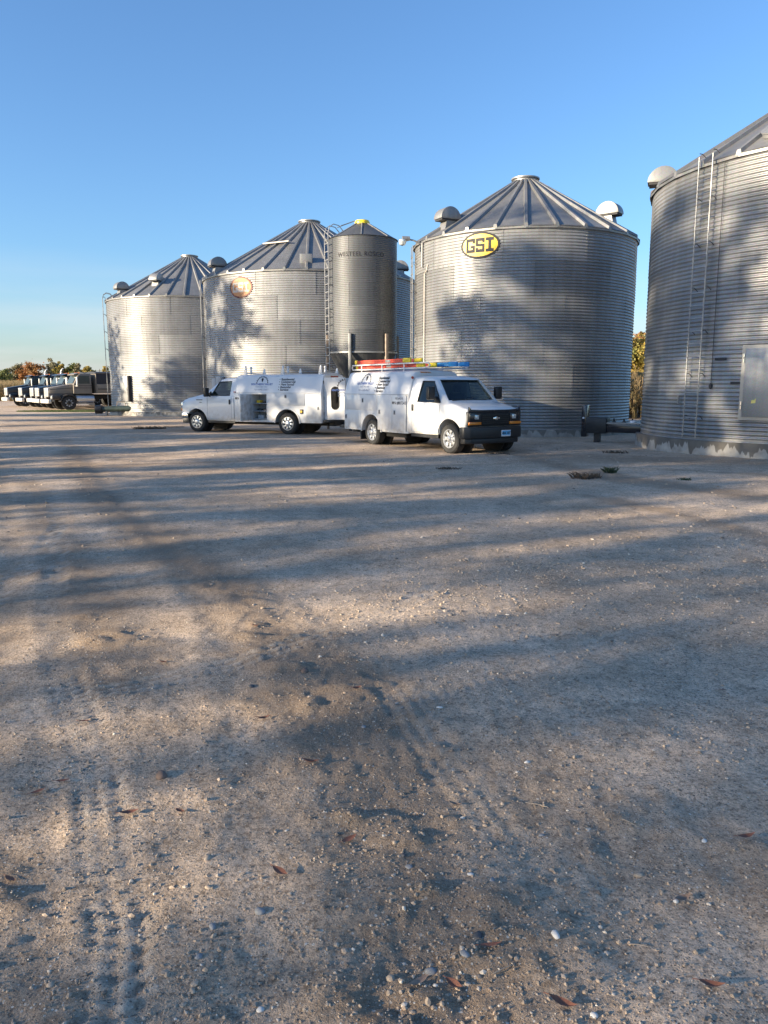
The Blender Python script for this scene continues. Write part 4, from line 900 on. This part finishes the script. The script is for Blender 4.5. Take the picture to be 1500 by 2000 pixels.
# ------------------------------------------------------------------ grain trucks
def make_truck(paint, lower, label, stack):
    t = empty('grain_truck'); tag(t, label, 'truck', 'grain trucks parked in a row')
    P, Lo = M[paint], M[lower]
    MB().add([(1.28, -.60, .95), (1.28, .60, .95), (1.28, .60, 1.24), (1.28, -.60, 1.24), (-.40, -.84, .95), (-.40, .84, .95), (-.40, .84, 1.24), (-.40, -.84, 1.24)],
                    [(0, 1, 2, 3), (4, 7, 6, 5), (0, 4, 5, 1), (3, 2, 6, 7), (1, 5, 6, 2), (0, 3, 7, 4)]).build('hood_skirt', Lo, t, bevel=.02)
    hood = MB().add([(1.30, -.62, 1.22), (1.30, .62, 1.22), (1.27, .58, 1.66), (1.27, -.58, 1.66), (-.40, -.86, 1.22), (-.40, .86, 1.22), (-.40, .80, 1.93), (-.40, -.80, 1.93)],
                    [(0, 1, 2, 3), (4, 7, 6, 5), (0, 4, 5, 1), (3, 2, 6, 7), (1, 5, 6, 2), (0, 3, 7, 4)]).build('hood', P, t, bevel=.05)
    for s in (-1, 1):
        pr = [(.66*math.cos(a), .52+.66*math.sin(a)) for a in np.linspace(.15, PI-.1, 14)] + [(.58*math.cos(a), .52+.58*math.sin(a)) for a in np.linspace(PI-.1, .15, 14)]
        MB().prism(pr, 'y', s*.62, s*1.18).build('fender', Lo, t, bevel=.01)
        MB().box(.62, 1.20, s*.60, s*1.16, .78, 1.12).build('fender_nose', Lo, t, bevel=.06)
        MB().box(1.16, 1.24, s*.70, s*1.10, .84, 1.06).build('headlight', M['lamp'], t, bevel=.03)
        MB().box(-1.72, -.42, s*1.0, s*1.02, 1.24, 1.92).build('door', P, t)
        MB().add([(-.60, s*1.008, 1.96), (-1.62, s*1.008, 1.96), (-1.60, s*1.008, 2.56), (-.86, s*1.008, 2.56)], [(0, 1, 2, 3)]).build('side_window', M['glass_opaque'], t)
        mr = MB().box(-.62, -.54, s*1.25, s*1.48, 1.75, 2.45).build('mirror', M['bright_metal'], t, bevel=.02)
        MB().tube([(-.5, s*1.0, 1.80), (-.56, s*1.36, 1.78)], .018, 5).tube([(-.5, s*1.0, 2.4), (-.56, s*1.36, 2.4)], .018, 5).build('mirror_arm', M['bright_metal'], mr)
        MB().cyl((-.55, s*.92, .80), (-1.85, s*.92, .80), .29, None, 20).build('fuel_tank', M['alloy'], t, smooth=40)
        MB().box(-1.85, -.62, s*.95, s*1.20, .40, .46).build('step', M['alloy'], t)
        MB().box(-9.0, -1.9, s*.35, s*.45, .80, 1.05).build('frame_rail', M['under'], t)
        wheel(t, 0, s*.98, s, .52, .30, 'dark')
        for x in (-6.3, -7.6): wheel(t, x, s*.90, s, .52, .50, 'dark')
    gl = MB().box(1.25, 1.36, -.56, .56, 1.00, 1.64).build('grille', M['bright_metal'], t, bevel=.03)
    for i in range(9): MB().box(1.355, 1.37, -.48+i*.12-.022, -.48+i*.12+.022, 1.06, 1.58).build('grille_bar', M['alloy'], gl)
    MB().box(1.28, 1.52, -1.16, 1.16, .50, .80).build('bumper', M['bright_metal'], t, bevel=.04)
    MB().box(1.52, 1.535, -.20, .20, .56, .74).build('licence_plate', M['plate_white'], t)
    cabp = [(-.38, 1.2), (-.42, 1.93), (-.78, 2.62), (-.95, 2.72), (-1.74, 2.74), (-1.78, 1.2)]
    MB().prism(cabp, 'y', -1.0, 1.0).build('cab', P, t, bevel=.06)
    MB().add([(-.405, -.86, 1.97), (-.405, .86, 1.97), (-.745, .80, 2.57), (-.745, -.80, 2.57)], [(0, 1, 2, 3)]).build('windscreen', M['glass_opaque'], t).location = (.022, 0, .01)
    MB().prism([(-.52, 2.60), (-.50, 2.66), (-.86, 2.78), (-.9, 2.70)], 'y', -.9, .9).build('sun_visor', P, t)
    for z in (1.62, 1.78): MB().box(-1.76, -.42, -1.026, 1.026, z, z+.05).build('stripe', M['truck_brown'], t)
    for s in (-1, 1): MB().add([(1.2, s*.606, 1.50), (-.40, s*.838, 1.62), (-.40, s*.834, 1.67), (1.2, s*.603, 1.55)], [(0, 1, 2, 3)]).build('stripe', M['truck_brown'], t).location = (0, s*.012, 0)
    for y in (-.6, -.2, .2, .6): MB().lathe([(.05, 2.74), (.05, 2.80), (.01, 2.83)], 10, c=(-1.0, y, 0)).build('roof_light', M['amber'], t)
    MB().box(-4.0, -1.72, -.40, .40, .80, 1.10).box(-1.9, -.4, -.9, .9, .95, 1.2).build('chassis', M['under'], t)
    if stack:
        for s in (1,): MB().tube([(-1.88, s*.85, 1.0), (-1.88, s*.85, 3.05), (-1.97, s*.87, 3.22), (-2.10, s*.89, 3.30)], .065, 10).build('exhaust_stack', M['bright_metal'], t)
    # grain box
    b = empty('grain_box'); b.parent = t
    MB().box(-9.0, -2.05, -1.25, 1.25, 1.22, 1.94).build('lower_box', P, b, bevel=.015)
    MB().box(-9.0, -2.07, -1.24, 1.24, 1.94, 2.72).build('upper_box', M['tarp'], b, bevel=.015)
    MB().box(-9.05, -2.0, -1.28, 1.28, 2.70, 2.79).build('top_rail', Lo, b, bevel=.01)
    tp = [(-1.26, 2.79), (-.7, 2.87), (0, 2.90), (.7, 2.87), (1.26, 2.79)]; MB().prism(tp, 'x', -9.0, -2.0).build('roll_tarp', M['tarp'], b)
    for s in (-1, 1):
        for x in np.arange(-8.95, -2.0, .86): MB().box(x-.04, x+.04, s*1.245, s*1.285, 1.22, 1.93).build('side_stake', P, b)
        MB().box(-9.0, -2.05, s*1.25, s*1.27, 1.52, 1.60).build('side_stripe', M['truck_brown'], b)
    MB().box(-2.06, -2.02, -1.25, 1.25, 1.22, 2.72).build('front_board', P, b)
    return t
h = Vector((-.80, -.60)); nrm = Vector((-.60, .80)); p0 = Vector((-23.4, 59.0)); left = Vector((.60, -.80))
labels = ['taupe grain truck with brown stripes next to the far bin', 'dark navy grain truck right behind the taupe truck', 'dark navy grain truck third along from the taupe truck',
          'dark grain truck with a chrome stack, fourth along from the taupe truck', 'black grain truck at the far end of the row, standing apart']
tan_t = make_truck('truck_tan', 'truck_brown', labels[0], False); nav = make_truck('truck_navy', 'truck_navy', labels[1], False); stk = make_truck('truck_navy', 'truck_navy', labels[3], True)
trucks = [tan_t, nav, copy_tree(nav), stk, copy_tree(stk)]
for i, t in enumerate(trucks):
    off = (0, 3.3, 6.4, 9.6, 13.6)[i]; fwd = (.5, .4, .1, .3, .65)[i]; q = p0 - left*1.0 + nrm*off + h*fwd
    t.location = (q.x, q.y, 0); t.rotation_euler = (0, 0, math.atan2(h.y, h.x)); t['label'] = labels[i]

# ------------------------------------------------------------------ augers and small yard things
au = empty('unload_auger', (0, 0, 0)); tag(au, 'black unloading auger with tall belt guard beside the nearest bin', 'auger')
aS_, aE = Vector((7.75, 23.35, .52)), Vector((6.35, 24.15, .46)); d = (aE-aS_).normalized(); ang = math.atan2(d.y, d.x)
au.location = aS_; au.rotation_euler = (0, 0, ang); LA = (aE-aS_).length
MB().box(-.15, LA-.60, -.20, .20, -.21, .08).build('trough', M['blackp'], au, bevel=.03)
MB().box(-.1, LA-.62, -.215, .215, .06, .10).build('trough_rim', M['steel'], au)
MB().box(LA-.64, LA-.02, -.25, .25, -.24, .24).build('gear_box', M['black'], au, bevel=.02)
MB().box(LA-.02, LA+.14, -.14, .20, -.36, .62).build('belt_guard', M['blackp'], au, bevel=.02)
MB().box(LA+.05, LA+.1, .18, .215, .2, .25).build('guard_bolt', M['plate_white'], au)
for x in (.25, .5, .8): MB().cyl((x, 0, .06), (x, 0, .22), .035, .02).box(x-.06, x+.06, -.03, .03, .08, .13).build('valve', M['black'], au)
MB().lathe([(.10, 0), (.09, .07), (.01, .09)], 12, c=(.22, .05, .08)).build('cap', M['plate_white'], au)
MB().box(LA-.4, LA-.25, -.15, .15, -.52, -.22).build('stand', M['black'], au)
a2 = empty('unload_auger', (-16.2, 46.75, .32), rad(4)); tag(a2, 'dark green auger tube lying along the foot of the farthest bin', 'auger')
MB().cyl((-.8, 0, .06), (2.6, 0, .16), .17, None, 18).build('tube', M['green_dark'], a2)
MB().cyl((-1.15, 0, .05), (-.75, 0, .06), .26, .26, 18).build('motor', M['black'], a2, bevel=.02)
MB().tube([(.1, 0, .2), (.15, 0, .5), (.6, 0, .48), (.65, 0, .22)], .025, 6).build('handle', M['steel_rust'], a2)
MB().box(1.5, 1.9, -.12, .12, .3, .42).build('bracket', M['steel_rust'], a2)
for x in (-.5, 2.2): MB().box(x-.05, x+.05, -.12, .12, -.34, 0).build('foot', M['steel'], a2)

def blades(n, cx, cy, rx, ry, hmin, hmax, w, lean, seed, gz=True):
    r = np.random.default_rng(seed); a = r.uniform(0, 2*PI, n); rr = np.sqrt(r.uniform(0, 1, n))
    x = cx+rx*rr*np.cos(a); y = cy+ry*rr*np.sin(a); z = relief(x, y) if gz else np.zeros(n)
    t = r.uniform(0, 2*PI, n); hh = r.uniform(hmin, hmax, n); l = r.uniform(0, lean, n)*hh; t2 = r.uniform(0, 2*PI, n)
    dx, dy = np.cos(t)*w/2, np.sin(t)*w/2; lx, ly = np.cos(t2)*l, np.sin(t2)*l
    v = np.stack([np.stack([x-dx, y-dy, z-.01], 1), np.stack([x+dx, y+dy, z-.01], 1), np.stack([x+dx*.7+lx*.4, y+dy*.7+ly*.4, z+hh*.6], 1), np.stack([x-dx*.2+lx, y-dy*.2+ly, z+hh], 1)], 1).reshape(-1, 3)
    return v, np.arange(4*n).reshape(n, 4)
for (x, y, rx, ry, hmx, n, m, lab) in [(3.74, 14.2, .28, .16, .12, 260, 'dead', 'low dark clump of dead weeds beside a green sprig'), (1.34, 16.03, .26, .12, .06, 160, 'dead', 'thin flat wisp of dead weeds in front of the ladder van'),
        (4.43, 15.0, .12, .10, .14, 110, 'weed', 'small green weed sprig beside the dead clump'), (5.41, 13.8, .14, .08, .05, 70, 'weed', 'tiny flat green tuft in the dark wheel track'),
        (6.0, 19.9, .35, .15, .09, 160, 'dead', 'dead weeds near the concrete footing of the nearest bin'), (-9.5, 31.4, .7, .3, .14, 420, 'dead', 'mound of dark chaff in front of the white vans'),
        (-9.0, 33.0, .5, .2, .06, 200, 'dead', 'flat strip of chaff behind the chaff mound'), (2.9, 19.4, .3, .12, .06, 120, 'dead', 'scrap of dead weeds by the front bumper of the ladder van')]:
    v, q = blades(n, x, y, rx, ry, .02, hmx, .012, 1.6, int(n+x*10)); tag(mesh_obj('weed_clump', np_mesh('weed_clump', v, q), M[m]), lab, 'weeds')
v, q = blades(9000, -21.5, 55.2, 4.6, 2.2, .03, .10, .03, .8, 5); tag(mesh_obj('grass', np_mesh('grass', v, q), M['grass']), 'strip of short green grass under the taupe truck', 'grass', kind='stuff')

# gravel: loose stones too many to count
def stone_mesh(n, seed):
    r = np.random.default_rng(seed); bm = bmesh.new(); bmesh.ops.create_icosphere(bm, subdivisions=1, radius=1)
    V = np.array([v.co[:] for v in bm.verts]); F = np.array([[v.index for v in f.verts] for f in bm.faces]); bm.free(); return V, F, r
def gravel(name, n, sample, smin, smax, m, seed):
    V, F, r = stone_mesh(n, seed); x, y = sample(r, n); s = smin*(smax/smin)**(r.uniform(0, 1, n)**2.2)
    z = relief(x, y); sc = s[:, None]*r.uniform(.6, 1.15, (n, 3)); sc[:, 2] *= .75; a = r.uniform(0, 2*PI, n)
    P = V[None]*sc[:, None]*(1+r.uniform(-.30, .22, (n, len(V), 1)))
    c, d = np.cos(a)[:, None], np.sin(a)[:, None]
    X = P[:, :, 0]*c-P[:, :, 1]*d + x[:, None]; Y = P[:, :, 0]*d+P[:, :, 1]*c + y[:, None]; Z = P[:, :, 2] + (z+sc[:, 2]*.02)[:, None]
    v = np.stack([X, Y, Z], 2).reshape(-1, 3); q = (F[None]+np.arange(n)[:, None, None]*len(V)).reshape(-1, 3)
    return mesh_obj(name, np_mesh(name, v, q, False), m)
def stone_mat(name, stops):
    m, nt, bs = new_mat(name); g = nt.nodes.new('ShaderNodeNewGeometry')
    rp = ramp(nt, g.outputs['Random Per Island'], stops); n = tex(nt, 'Noise', 90, 'World', Detail=3.)
    nt.links.new(mixc(nt, .5, rp.outputs[0], ramp(nt, n.outputs[0], [(.3, (.6, .6, .6)), (.7, (1.2, 1.2, 1.2))]).outputs[0], 'MULTIPLY'), bs.inputs['Base Color']); bs.inputs['Roughness'].default_value = .75
    return m
M['stone'] = stone_mat('mixed_gravel', [(0, (.16, .13, .10)), (.3, (.36, .28, .205)), (.6, (.46, .36, .26)), (.78, (.50, .36, .24)), (.95, (.52, .44, .35)), (1, (.72, .65, .54))])
def wedge(r, n, y0, y1, p):
    y = y0*(y1/y0)**(r.uniform(0, 1, n)**p); x = r.uniform(-.75, .75, n)*y; return x, y
def patchy(r, n):
    x, y = wedge(r, n*4, 1.5, 11, 1.); k = (vnoise(x+31, y, .8)+.6*vnoise(x, y+5, 2.3)+.25*r.uniform(-1, 1, n*4)+.22*np.clip((x-.1)/2.5, -1, 1)) > .12
    x, y = x[k], y[k]; i = np.arange(n) % len(x); return x[i]+r.uniform(-.01, .01, n), y[i]+r.uniform(-.01, .01, n)
def band(r, n):
    t = r.uniform(0, 1, n); x = -.3+t*6.3+r.normal(0, .6, n); y = 6.0+t*1.9+r.normal(0, .9, n); return x, y
g1 = gravel('gravel', 36000, lambda r, n: wedge(r, n, 1.5, 12, 1.), .0018, .0075, M['stone'], 3); tag(g1, 'fine loose gravel sprinkled over the dirt yard', 'gravel', kind='stuff')
g2 = gravel('gravel', 9000, patchy, .003, .012, M['stone'], 4); tag(g2, 'patches of coarser loose gravel on the yard', 'gravel', kind='stuff')
g3 = gravel('gravel', 5500, band, .005, .019, M['stone'], 5); tag(g3, 'windrow of coarse gravel across the yard', 'gravel', kind='stuff')
g4 = gravel('gravel', 7000, lambda r, n: (r.uniform(-11, 12, n), r.uniform(7, 23, n)), .006, .026, M['stone'], 6); tag(g4, 'scattered stones over the far yard', 'gravel', kind='stuff')
# stones one can pick out
def pebble(x, y, s, m, seed, lab):
    r = random.Random(seed); bm = bmesh.new(); bmesh.ops.create_icosphere(bm, subdivisions=2, radius=1)
    k = [Vector((r.uniform(-1, 1), r.uniform(-1, 1), r.uniform(-1, 1))).normalized() for _ in range(6)]
    for v in bm.verts:
        d = v.co.normalized(); f = 1 - .30*max(0, max(d.dot(q) for q in k)-.55)*2.2 + r.uniform(-.05, .05); v.co = d*f
    sx, sy, sz = s*r.uniform(.95, 1.35), s*r.uniform(.7, .95), s*r.uniform(.5, .7); a = r.uniform(0, PI)
    bmesh.ops.scale(bm, vec=(sx, sy, sz), verts=bm.verts); bmesh.ops.rotate(bm, matrix=Matrix.Rotation(a, 3, 'Z'), verts=bm.verts)
    me = bpy.data.meshes.new('stone'); bm.to_mesh(me); bm.free(); me.polygons.foreach_set('use_smooth', [True]*len(me.polygons))
    o = mesh_obj('stone', me, m); o.location = (x, y, gz_at(x, y)+sz*.12); tag(o, lab, 'stone', 'larger stones lying on the yard'); return o
M['st_grey'] = mat('grey_stone', (.23, .235, .24), .7, 0, .25, 30); M['st_tan'] = mat('tan_stone', (.42, .33, .24), .75, 0, .2, 30); M['st_white'] = mat('pale_stone', (.58, .56, .52), .7, 0, .12, 30)
M['st_dark'] = mat('dark_stone', (.08, .08, .082), .7, 0, .25, 30); M['st_brown'] = mat('brown_stone', (.16, .11, .085), .8, 0, .25, 30)
ST = {'g': ('st_grey', 'smooth grey stone lying on the gravel'), 't': ('st_tan', 'tan stone lying on the gravel'), 'w': ('st_white', 'pale whitish stone lying on the gravel'), 'd': ('st_dark', 'dark rounded stone lying on the gravel'), 'b': ('st_brown', 'brown clod-like stone lying on the gravel')}
for i, (x, y, s, k) in enumerate([(-.97, 3.12, .032, 'b'), (-.40, 2.25, .022, 'g'), (-.63, 2.52, .016, 't'), (-.54, 2.18, .016, 'g'), (.29, 2.14, .021, 'd'), (.24, 2.05, .016, 'g'), (.14, 2.01, .019, 'g'), (.53, 2.13, .017, 'w'),
        (-.55, 2.05, .014, 'g'), (.90, 2.48, .016, 't'), (-.54, 1.93, .012, 't'), (.57, 1.84, .013, 'w'), (.07, 2.56, .015, 'd'), (-.59, 2.36, .012, 't'), (1.2, 2.65, .013, 'w'), (.65, 3.26, .014, 'w'), (-.75, 4.15, .022, 'd'),
        (.29, 3.8, .015, 'w'), (.09, 2.49, .014, 'g'), (.37, 2.40, .014, 'g'), (-.34, 1.88, .012, 'w'), (.04, 2.62, .013, 't'), (.30, 2.44, .012, 'w'), (-1.62, 4.9, .024, 'd'), (-.47, 4.35, .03, 'b'), (.02, 1.98, .016, 't'),
        (.72, 3.0, .013, 't'), (.60, 2.70, .012, 'g'), (.98, 2.34, .012, 'w'), (-.95, 1.95, .014, 't'), (-1.15, 2.02, .018, 't'), (-.1, 3.6, .015, 'g')]):
    pebble(x, y, s, M[ST[k][0]], i, ST[k][1])
def leaf(x, y, L, w, ang, curl, m, lab):
    mb = MB(); k = 7; g = []
    for i in range(k+1):
        t = i/k; hw = w*math.sin(PI*min(1, t*1.03+.02))**.8*.5; zc = curl*L*(2*t-1)**2*.5
        g.append([((t-.5)*L, -hw, zc+curl*hw*1.2), ((t-.5)*L, 0, zc), ((t-.5)*L, hw, zc+curl*hw*1.5)])
    for i in range(k):
        for j in range(2): mb.add([g[i][j], g[i][j+1], g[i+1][j+1], g[i+1][j]], [(0, 1, 2, 3)])
    mb.tube([(-.5*L, 0, curl*L*.5), (-.7*L, .04*L, curl*L*.4)], .0012, 4)
    o = mb.build('fallen_leaf', m, smooth=60); o.location = (x, y, gz_at(x, y)+.010); o.rotation_euler = (random.uniform(-.25, .25), random.uniform(-.15, .15), ang)
    tag(o, lab, 'leaf', 'dead leaves fallen on the yard'); return o
for i, (x, y) in enumerate([(-1.38, 3.08), (-.81, 2.83), (-.36, 2.43), (-.13, 2.65), (.29, 2.9), (.32, 2.08), (.93, 1.94), (.49, 1.87), (.10, 1.95), (.20, 1.95), (1.35, 2.64), (-.33, 3.23), (-1.01, 2.82), (-1.29, 2.42), (-1.35, 4.5), (1.0, 2.33), (-1.45, 3.0), (-1.5, 3.64), (-.15, 4.05), (-.62, 3.72), (-.9, 5.2), (1.9, 4.1), (2.0, 3.4)]):
    pale_ = i in (8, 4, 15); leaf(x, y, random.uniform(.05, .085), random.uniform(.018, .03), random.uniform(-.7, .7), random.uniform(.15, .5), M['dead_leaf2'] if pale_ else M['dead_leaf'], 'pale curled dead leaf on the gravel' if pale_ else 'reddish brown dead leaf lying on the gravel')
def straw(x, y, L, a): 
    z = gz_at(x, y)+.006; return MB().tube([(x-L/2*math.cos(a), y-L/2*math.sin(a), z), (x, y, z+.003), (x+L/2*math.cos(a), y+L/2*math.sin(a), z)], .0016, 4)
for x, y, L, a in [(.62, 2.9, .09, -.4), (.95, 2.75, .07, -.9), (.78, 2.12, .06, -.2), (-.02, 3.05, .07, 1.2), (.35, 2.0, .08, .5)]:
    tag(straw(x, y, L, a).build('straw', M['st_tan']), 'thin dry straw lying on the gravel', 'straw', 'straws on the gravel')

# ------------------------------------------------------------------ trees and crops
def tree(label, x, y, H, crown_r, leafm, n_clump, n_leaf, leaf_s, seed, base=.28, cat='tree', group=None, sparse=1.):
    r = np.random.default_rng(seed); root = empty('broadleaf_tree', (x, y, 0)); tag(root, label, cat, group)
    tb = MB(); top = H*.62; bend = r.uniform(-.04, .04, 2)*H
    trunk = [(bend[0]*t*t, bend[1]*t*t, -.1+top*t) for t in (0, .15, .35, .6, .8, 1)]
    tb.tube(trunk, H*.022, 9, H*.008); tips = []
    for i in range(9):
        t = .35+.6*i/9; b = Vector((bend[0]*t*t, bend[1]*t*t, top*t)); a = i*2.4+r.uniform(-.4, .4); L = crown_r*r.uniform(.6, .95); up = r.uniform(.35, .9)
        m1 = b+Vector((math.cos(a)*L*.5, math.sin(a)*L*.5, L*.5*up)); e = b+Vector((math.cos(a)*L, math.sin(a)*L, L*up*1.1)); tb.tube([b, m1, e], H*.008, 6, H*.002); tips.append(e)
        for s in (-1, 1):
            e2 = m1+Vector((math.cos(a+s*.8)*L*.45, math.sin(a+s*.8)*L*.45, L*.4)); tb.tube([m1, e2], H*.004, 5, H*.0015)
    tb.build('trunk', M['bark'], root)
    zc = H*(1+base)/2; hz = H*(1-base)/2
    d = r.normal(0, 1, (n_clump, 3)); d /= np.linalg.norm(d, axis=1)[:, None]; rad_ = r.uniform(.25, 1., n_clump)**.6
    prof = 1-.25*np.clip(d[:, 2], 0, 1)
    cc = d*rad_[:, None]*np.array([crown_r, crown_r, hz])*r.uniform(.8, 1.12, (n_clump, 1)); cc[:, :2] *= prof[:, None]; cc[:, 2] += zc
    cs = r.uniform(.10, .22, n_clump)*crown_r*1.2
    N = n_clump*n_leaf; ci = np.repeat(np.arange(n_clump), n_leaf)
    o = r.normal(0, .55, (N, 3)); p = cc[ci]+o*cs[ci][:, None]*np.array([1.1, 1.1, .75])
    u = r.normal(0, 1, (N, 3)); u /= np.linalg.norm(u, axis=1)[:, None]; w = np.cross(u, r.normal(0, 1, (N, 3))); w /= np.linalg.norm(w, axis=1)[:, None]
    s = leaf_s*r.uniform(.6, 1.3, (N, 1)); v = np.stack([p-u*s, p+w*s*.55, p+u*s, p-w*s*.55], 1).reshape(-1, 3)
    cr = mesh_obj('crown', np_mesh('crown', v, np.arange(4*N).reshape(N, 4)), leafm, root)
    return root
# shelter belt on the sunny side of the yard (its shade falls over the yard and the bins)
belt = [(-31, -33, 14, 4.0, 60), (-33, -26, 15, 4.2, 60), (-31, -19.5, 14, 4.0, 60), (-32.5, -13.4, 13.5, 3.8, 48), (-31, -7.2, 13, 3.6, 42), (-32.5, -1.2, 18.2, 4.0, 78), (-31.5, 4.0, 18.6, 4.0, 76), (-32, 9.6, 17.0, 3.6, 60),
        (-33, 15.0, 12.2, 3.4, 50), (-32, 20.2, 13.0, 3.4, 50), (-33.5, 26.4, 15.5, 3.0, 50), (-35, 33.0, 11.2, 3.4, 50), (-37, 40.0, 11.0, 3.6, 50), (-41, -28, 16, 4.0, 70), (-41.5, -21.5, 16.5, 4.0, 74), (-41, -15.6, 16, 3.7, 74)]  # back row added out of view to even out the foreground shade
for i, (x, y, H, cr, nc) in enumerate(belt):
    tree('tall shelter belt tree along the sunny edge of the yard', x, y, H, cr, M['leaf_green'] if i % 3 else M['leaf_yellow'], int(nc*.95) if y > -3 else 46, (92 if y > -3 else 36) if x > -39 else 42, .20, 100+i, .22, group='shelter belt trees')
# far trees behind the trucks
far = [(-113, 240, 9.2, 3.4, 'leaf_grey', 'thin half-bare tree left of the rust-coloured crown'), (-107, 238, 10.6, 4.0, 'leaf_rust', 'big rust-coloured autumn tree behind the trucks'), (-111, 228, 7.0, 3.2, 'leaf_green', 'low green tree in front of the rust-coloured crown'),
       (-101.5, 240, 10.4, 3.4, 'leaf_grey', 'airy olive tree behind the trucks'), (-98.5, 239, 9.7, 2.3, 'leaf_yellow', 'narrow yellow-green tree beside the airy olive tree'), (-95.5, 240, 8.6, 2.8, 'leaf_green', 'dark green tree behind the taupe truck'),
       (-93.5, 239, 8.9, 2.0, 'leaf_grey', 'small olive tree between dark green and golden trees'), (-90.5, 239, 8.8, 2.6, 'leaf_yellow', 'golden autumn tree behind the grain box'), (-84.5, 238, 8.0, 1.9, 'leaf_yellow', 'small golden tree at the edge of the far bin'),
       (-116.5, 242, 5.6, 3.6, 'leaf_green', 'low green shrub row tree near the cornfield'), (-122, 246, 5.0, 3.8, 'leaf_green', 'lowest green bush at the left of the tree row'), (-104, 246, 7.4, 3.4, 'leaf_green', 'green tree half hidden behind the airy olive tree')]
for i, (x, y, H, cr, m, lab) in enumerate(far): tree(lab, x, y, H, cr, M[m], 70, 80, .27, 300+i, .06, group='autumn trees beyond the trucks')
gap = [(31, 96, 8.6, 4.2, 'leaf_yellow', 'yellow-green tree seen between the two right-hand bins'), (34.5, 103, 9.6, 4.2, 'leaf_rust', 'rust-topped tree behind the yellow-green tree'), (38.5, 98, 8.8, 4.0, 'leaf_yellow', 'yellow tree hidden mostly behind the nearest bin'), (27, 101, 9.0, 4.0, 'leaf_rust', 'rust tree hidden mostly behind the yellow sign bin')]
for i, (x, y, H, cr, m, lab) in enumerate(gap): tree(lab, x, y, H, cr, M[m], 80, 60, .26, 400+i, .05, group='autumn trees beyond the corn')
def corn(name, n, x0, x1, y0, y1, seed, label):
    r = np.random.default_rng(seed); row = np.round(r.uniform(y0, y1, n)/.76)*.76; x = r.uniform(x0, x1, n); y = row+r.normal(0, .06, n); H = r.uniform(1.9, 2.4, n); V = []; Q = []
    a = r.uniform(0, 2*PI, n); c, s = np.cos(a)*.018, np.sin(a)*.018
    V.append(np.stack([np.stack([x-c, y-s, 0*x], 1), np.stack([x+c, y+s, 0*x], 1), np.stack([x+c*.5, y+s*.5, H], 1), np.stack([x-c*.5, y-s*.5, H], 1)], 1))
    for k in range(7):
        t = r.uniform(.2, .92, n); a = r.uniform(0, 2*PI, n); L = r.uniform(.35, .7, n); up = r.uniform(-.2, .35, n); w = .045
        px, py = -np.sin(a)*w, np.cos(a)*w; mx, my, mz = x+np.cos(a)*L*.5, y+np.sin(a)*L*.5, H*t+up*.5+.08; ex, ey, ez = x+np.cos(a)*L, y+np.sin(a)*L, H*t+up-.25
        V.append(np.stack([np.stack([x, y, H*t], 1), np.stack([mx+px, my+py, mz], 1), np.stack([ex, ey, ez], 1), np.stack([mx-px, my-py, mz-.02], 1)], 1))
    for k in range(3):
        a = r.uniform(0, 2*PI, n); l = r.uniform(.05, .14, n); V.append(np.stack([np.stack([x, y, H-.05], 1), np.stack([x+np.cos(a)*l+.012, y+np.sin(a)*l, H+.2], 1), np.stack([x+np.cos(a)*l*1.4, y+np.sin(a)*l*1.4, H+.32], 1), np.stack([x+np.cos(a)*l-.012, y+np.sin(a)*l, H+.2], 1)], 1))
    v = np.concatenate(V).reshape(-1, 3); return tag(mesh_obj(name, np_mesh(name, v, np.arange(len(v)).reshape(-1, 4)), M['corn']), label, 'corn', kind='stuff')
corn('corn_field', 4200, 5, 36, 41.5, 53, 1, 'dry standing corn behind the right-hand bins')
corn('corn_field', 5200, -90, -42, 96, 108, 2, 'strip of standing corn beyond the parked trucks')
# overhead wire far left
wp = MB()
for x in (-190., -120., -50.): 
    p = empty('utility_pole', (x, 330, 0)); tag(p, 'distant wooden utility pole carrying a thin wire', 'utility pole', 'distant utility poles')
    MB().cyl((0, 0, -.2), (0, 0, 9.4), .16, .11, 8).build('pole', M['bark'], p); MB().box(-1.1, 1.1, -.06, .06, 8.6, 8.75).build('crossarm', M['bark'], p)
for x in (-190., -120.):
    pts = [(x+70*t, 330, 8.8-1.0*4*t*(1-t)) for t in np.linspace(0, 1, 13)]; tag(MB().tube(pts, .03, 4).build('overhead_wire', M['dark_matte']), 'thin overhead wire strung between the distant poles', 'wire', 'overhead wires')
